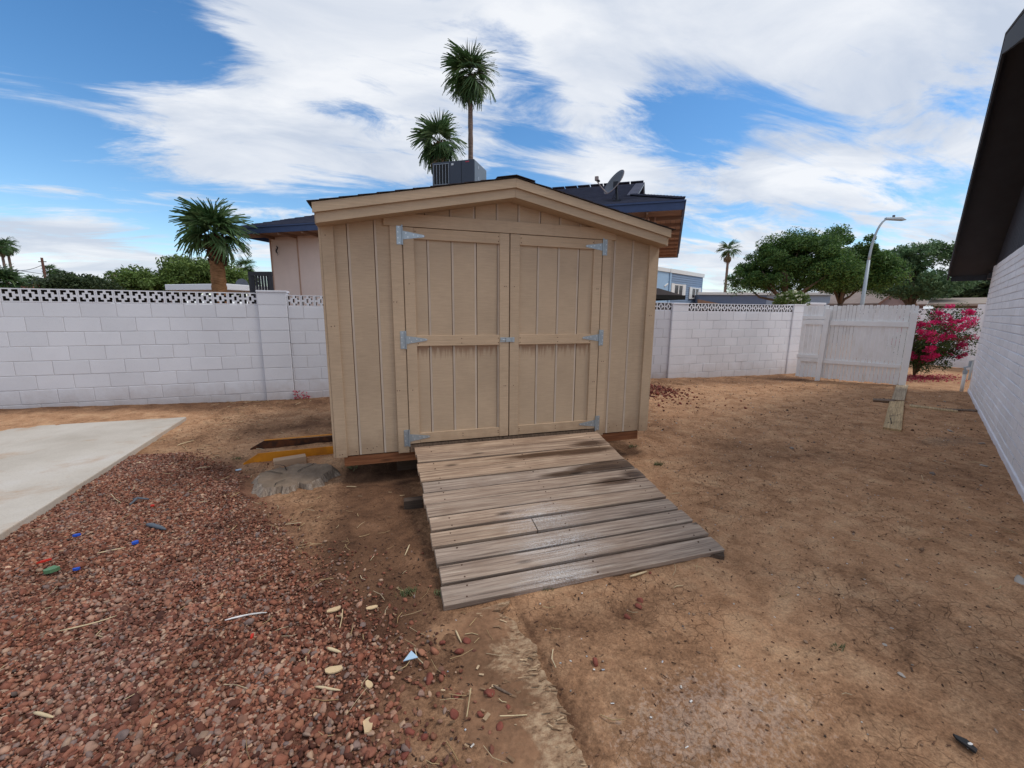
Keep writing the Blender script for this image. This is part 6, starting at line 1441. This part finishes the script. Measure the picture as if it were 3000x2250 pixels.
# dark-roofed outbuilding peeking out right of the shed
q = atd(1935, 862, 12.2); k = 12.2/F_PX
ob = thing('garden_shelter', (q[0]-.9, q[1], -.25), 'dark shingled shelter roof corner peeking out right of the shed', 'shelter')
ze = float(atd(1935, 880, 12.2)[2]); zt2 = float(atd(1935, 846, 12.2)[2]); xr = float(atd(1953, 865, 12.2)[0])
obj('roof', MB().add([(xr-2.6, q[1]-.8, ze+.10), (xr, q[1]-.8, ze+.10), (xr, q[1]+.9, ze+.10), (xr-2.6, q[1]+.9, ze+.10), (xr-2.2, q[1]-.2, zt2), (xr-.35, q[1]-.2, zt2), (xr-.35, q[1]+.5, zt2), (xr-2.2, q[1]+.5, zt2)], [(3,2,1,0),(4,5,6,7),(0,1,5,4),(1,2,6,5),(2,3,7,6),(3,0,4,7)]), M_SHED_SH, ob)
obj('fascia_board', MB().box((xr-2.6, q[1]-.82, ze), (xr, q[1]-.80, ze+.11)).box((xr-.0, q[1]-.82, ze), (xr+.02, q[1]+.9, ze+.11)), M_DARK, ob)
for x in (xr-2.4, xr-.25): obj('post', MB().box((x-.05, q[1]+.4, -.3), (x+.05, q[1]+.5, ze+.12)), M_RAMPSIDE, ob)
# street lamp
pb, p1, p2 = atd(2525, 895, 25), atd(2570, 672, 25), atd(2657, 632, 25)
lp = thing('street_lamp', (pb[0], pb[1], -.25), 'pale grey street lamp with curved arm behind the gate', 'street lamp')
q1 = atd(2549, 762, 25); q0 = np.array([pb[0], pb[1], -.25]); top = np.array([q0[0], q0[1], q1[2]+0]); 
P = [q0, np.array([q0[0], q0[1], float(q1[2])])]; obj('pole', MB().tube(P, [.10, .06], 12), M_LAMP, lp, smooth=True)
zA = float(q1[2]); zB = float(p2[2]); ddir = (p2-q0); ddir[2] = 0; reach = float(ddir @ CRX)
arm = [np.array([q0[0], q0[1], zA-.05])]+[np.array([q0[0], q0[1], 0])+CRX*(reach*.72*(1-math.cos(f))) + np.array([0,0,zA+(zB-zA)*math.sin(f)]) for f in np.linspace(.12, math.pi/2, 9)]
obj('arm', MB().tube(arm, [.055]+[.05-.002*i for i in range(9)], 10), M_LAMP, lp, smooth=True)
e = arm[-1]; hd = obj('lamp_head', MB().add([e+CRX*a+CFY*b_+np.array([0,0,c_]) for a, b_, c_ in ((-.1,-.08,-.03),(.75,-.14,-.05),(.75,.14,-.05),(-.1,.08,-.03),(-.1,-.06,.07),(.55,-.10,.08),(.55,.10,.08),(-.1,.06,.07))], [(0,3,2,1),(4,5,6,7),(0,1,5,4),(1,2,6,5),(2,3,7,6),(3,0,4,7)]), M_LAMP, lp, bevel=.02)
obj('photocell', MB().cyl(e+CRX*.25+np.array([0,0,.07]), e+CRX*.25+np.array([0,0,.17]), .05, 8), M_GREYPL, hd)
# utility pole and its wires
pb, pt = atd(137, 843, 58), atd(122, 755, 58); up_ = thing('utility_pole', (pb[0], pb[1], -.25), 'leaning brown utility pole on the left skyline', 'utility pole')
obj('pole', MB().tube([np.array([pb[0], pb[1], -.25]), pt], [.13, .09], 8), M_POLE, up_); obj('crossarm', MB().obox(pt-[0,0,.35], (.7, .07, .07), np.stack([CRX, CFY, [0,0,1]], 1)), M_POLE, up_)
def wire(a, b, sag, r_, label):
    pts = [a+(b-a)*f-np.array([0,0,sag*4*f*(1-f)]) for f in np.linspace(0, 1, 10)]; tag(obj('overhead_wire', MB().tube(pts, r_, 5), M_WIRE), label, 'wire')
wire(atd(124, 776, 58), atd(0, 788, 52), .3, .022, 'overhead wire running left from the utility pole'); wire(atd(124, 776, 58), atd(340, 815, 95), .8, .03, 'upper overhead wire running right from the utility pole'); wire(atd(0, 783, 56), atd(330, 818, 90), .3, .026, 'lower overhead wire crossing behind the utility pole')
# antenna-like TV aerial box far left
q = atd(107, 832, 40); tag(obj('roof_vent', MB().obox(q, (.9, .5, .35), None).obox(q+[.1,0,.25], (.3, .3, .3), None).box((q[0]-.1, q[1]-.1, -.3), (q[0]+.1, q[1]+.1, q[2])), M_ACF), 'small grey rooftop box left of the utility pole', 'vent')
q = atd(70, 843, 34); tag(obj('clay_roof', MB().prism([(q[0]-3.6, q[1], q[2]-.3), (q[0]+3.2, q[1], q[2]-.3), (q[0]+3.2, q[1]+1.2, q[2]+.15), (q[0]-3.6, q[1]+1.2, q[2]+.15)], (0, 0, .08)).box((q[0]-3.5, q[1]+.1, -.3), (q[0]+3.1, q[1]+1., q[2]-.31)), simple('clay_tile', srgb(140, 76, 60), .9, .15, 4, .3)), 'low reddish clay roof edge above the far left wall', 'roof')
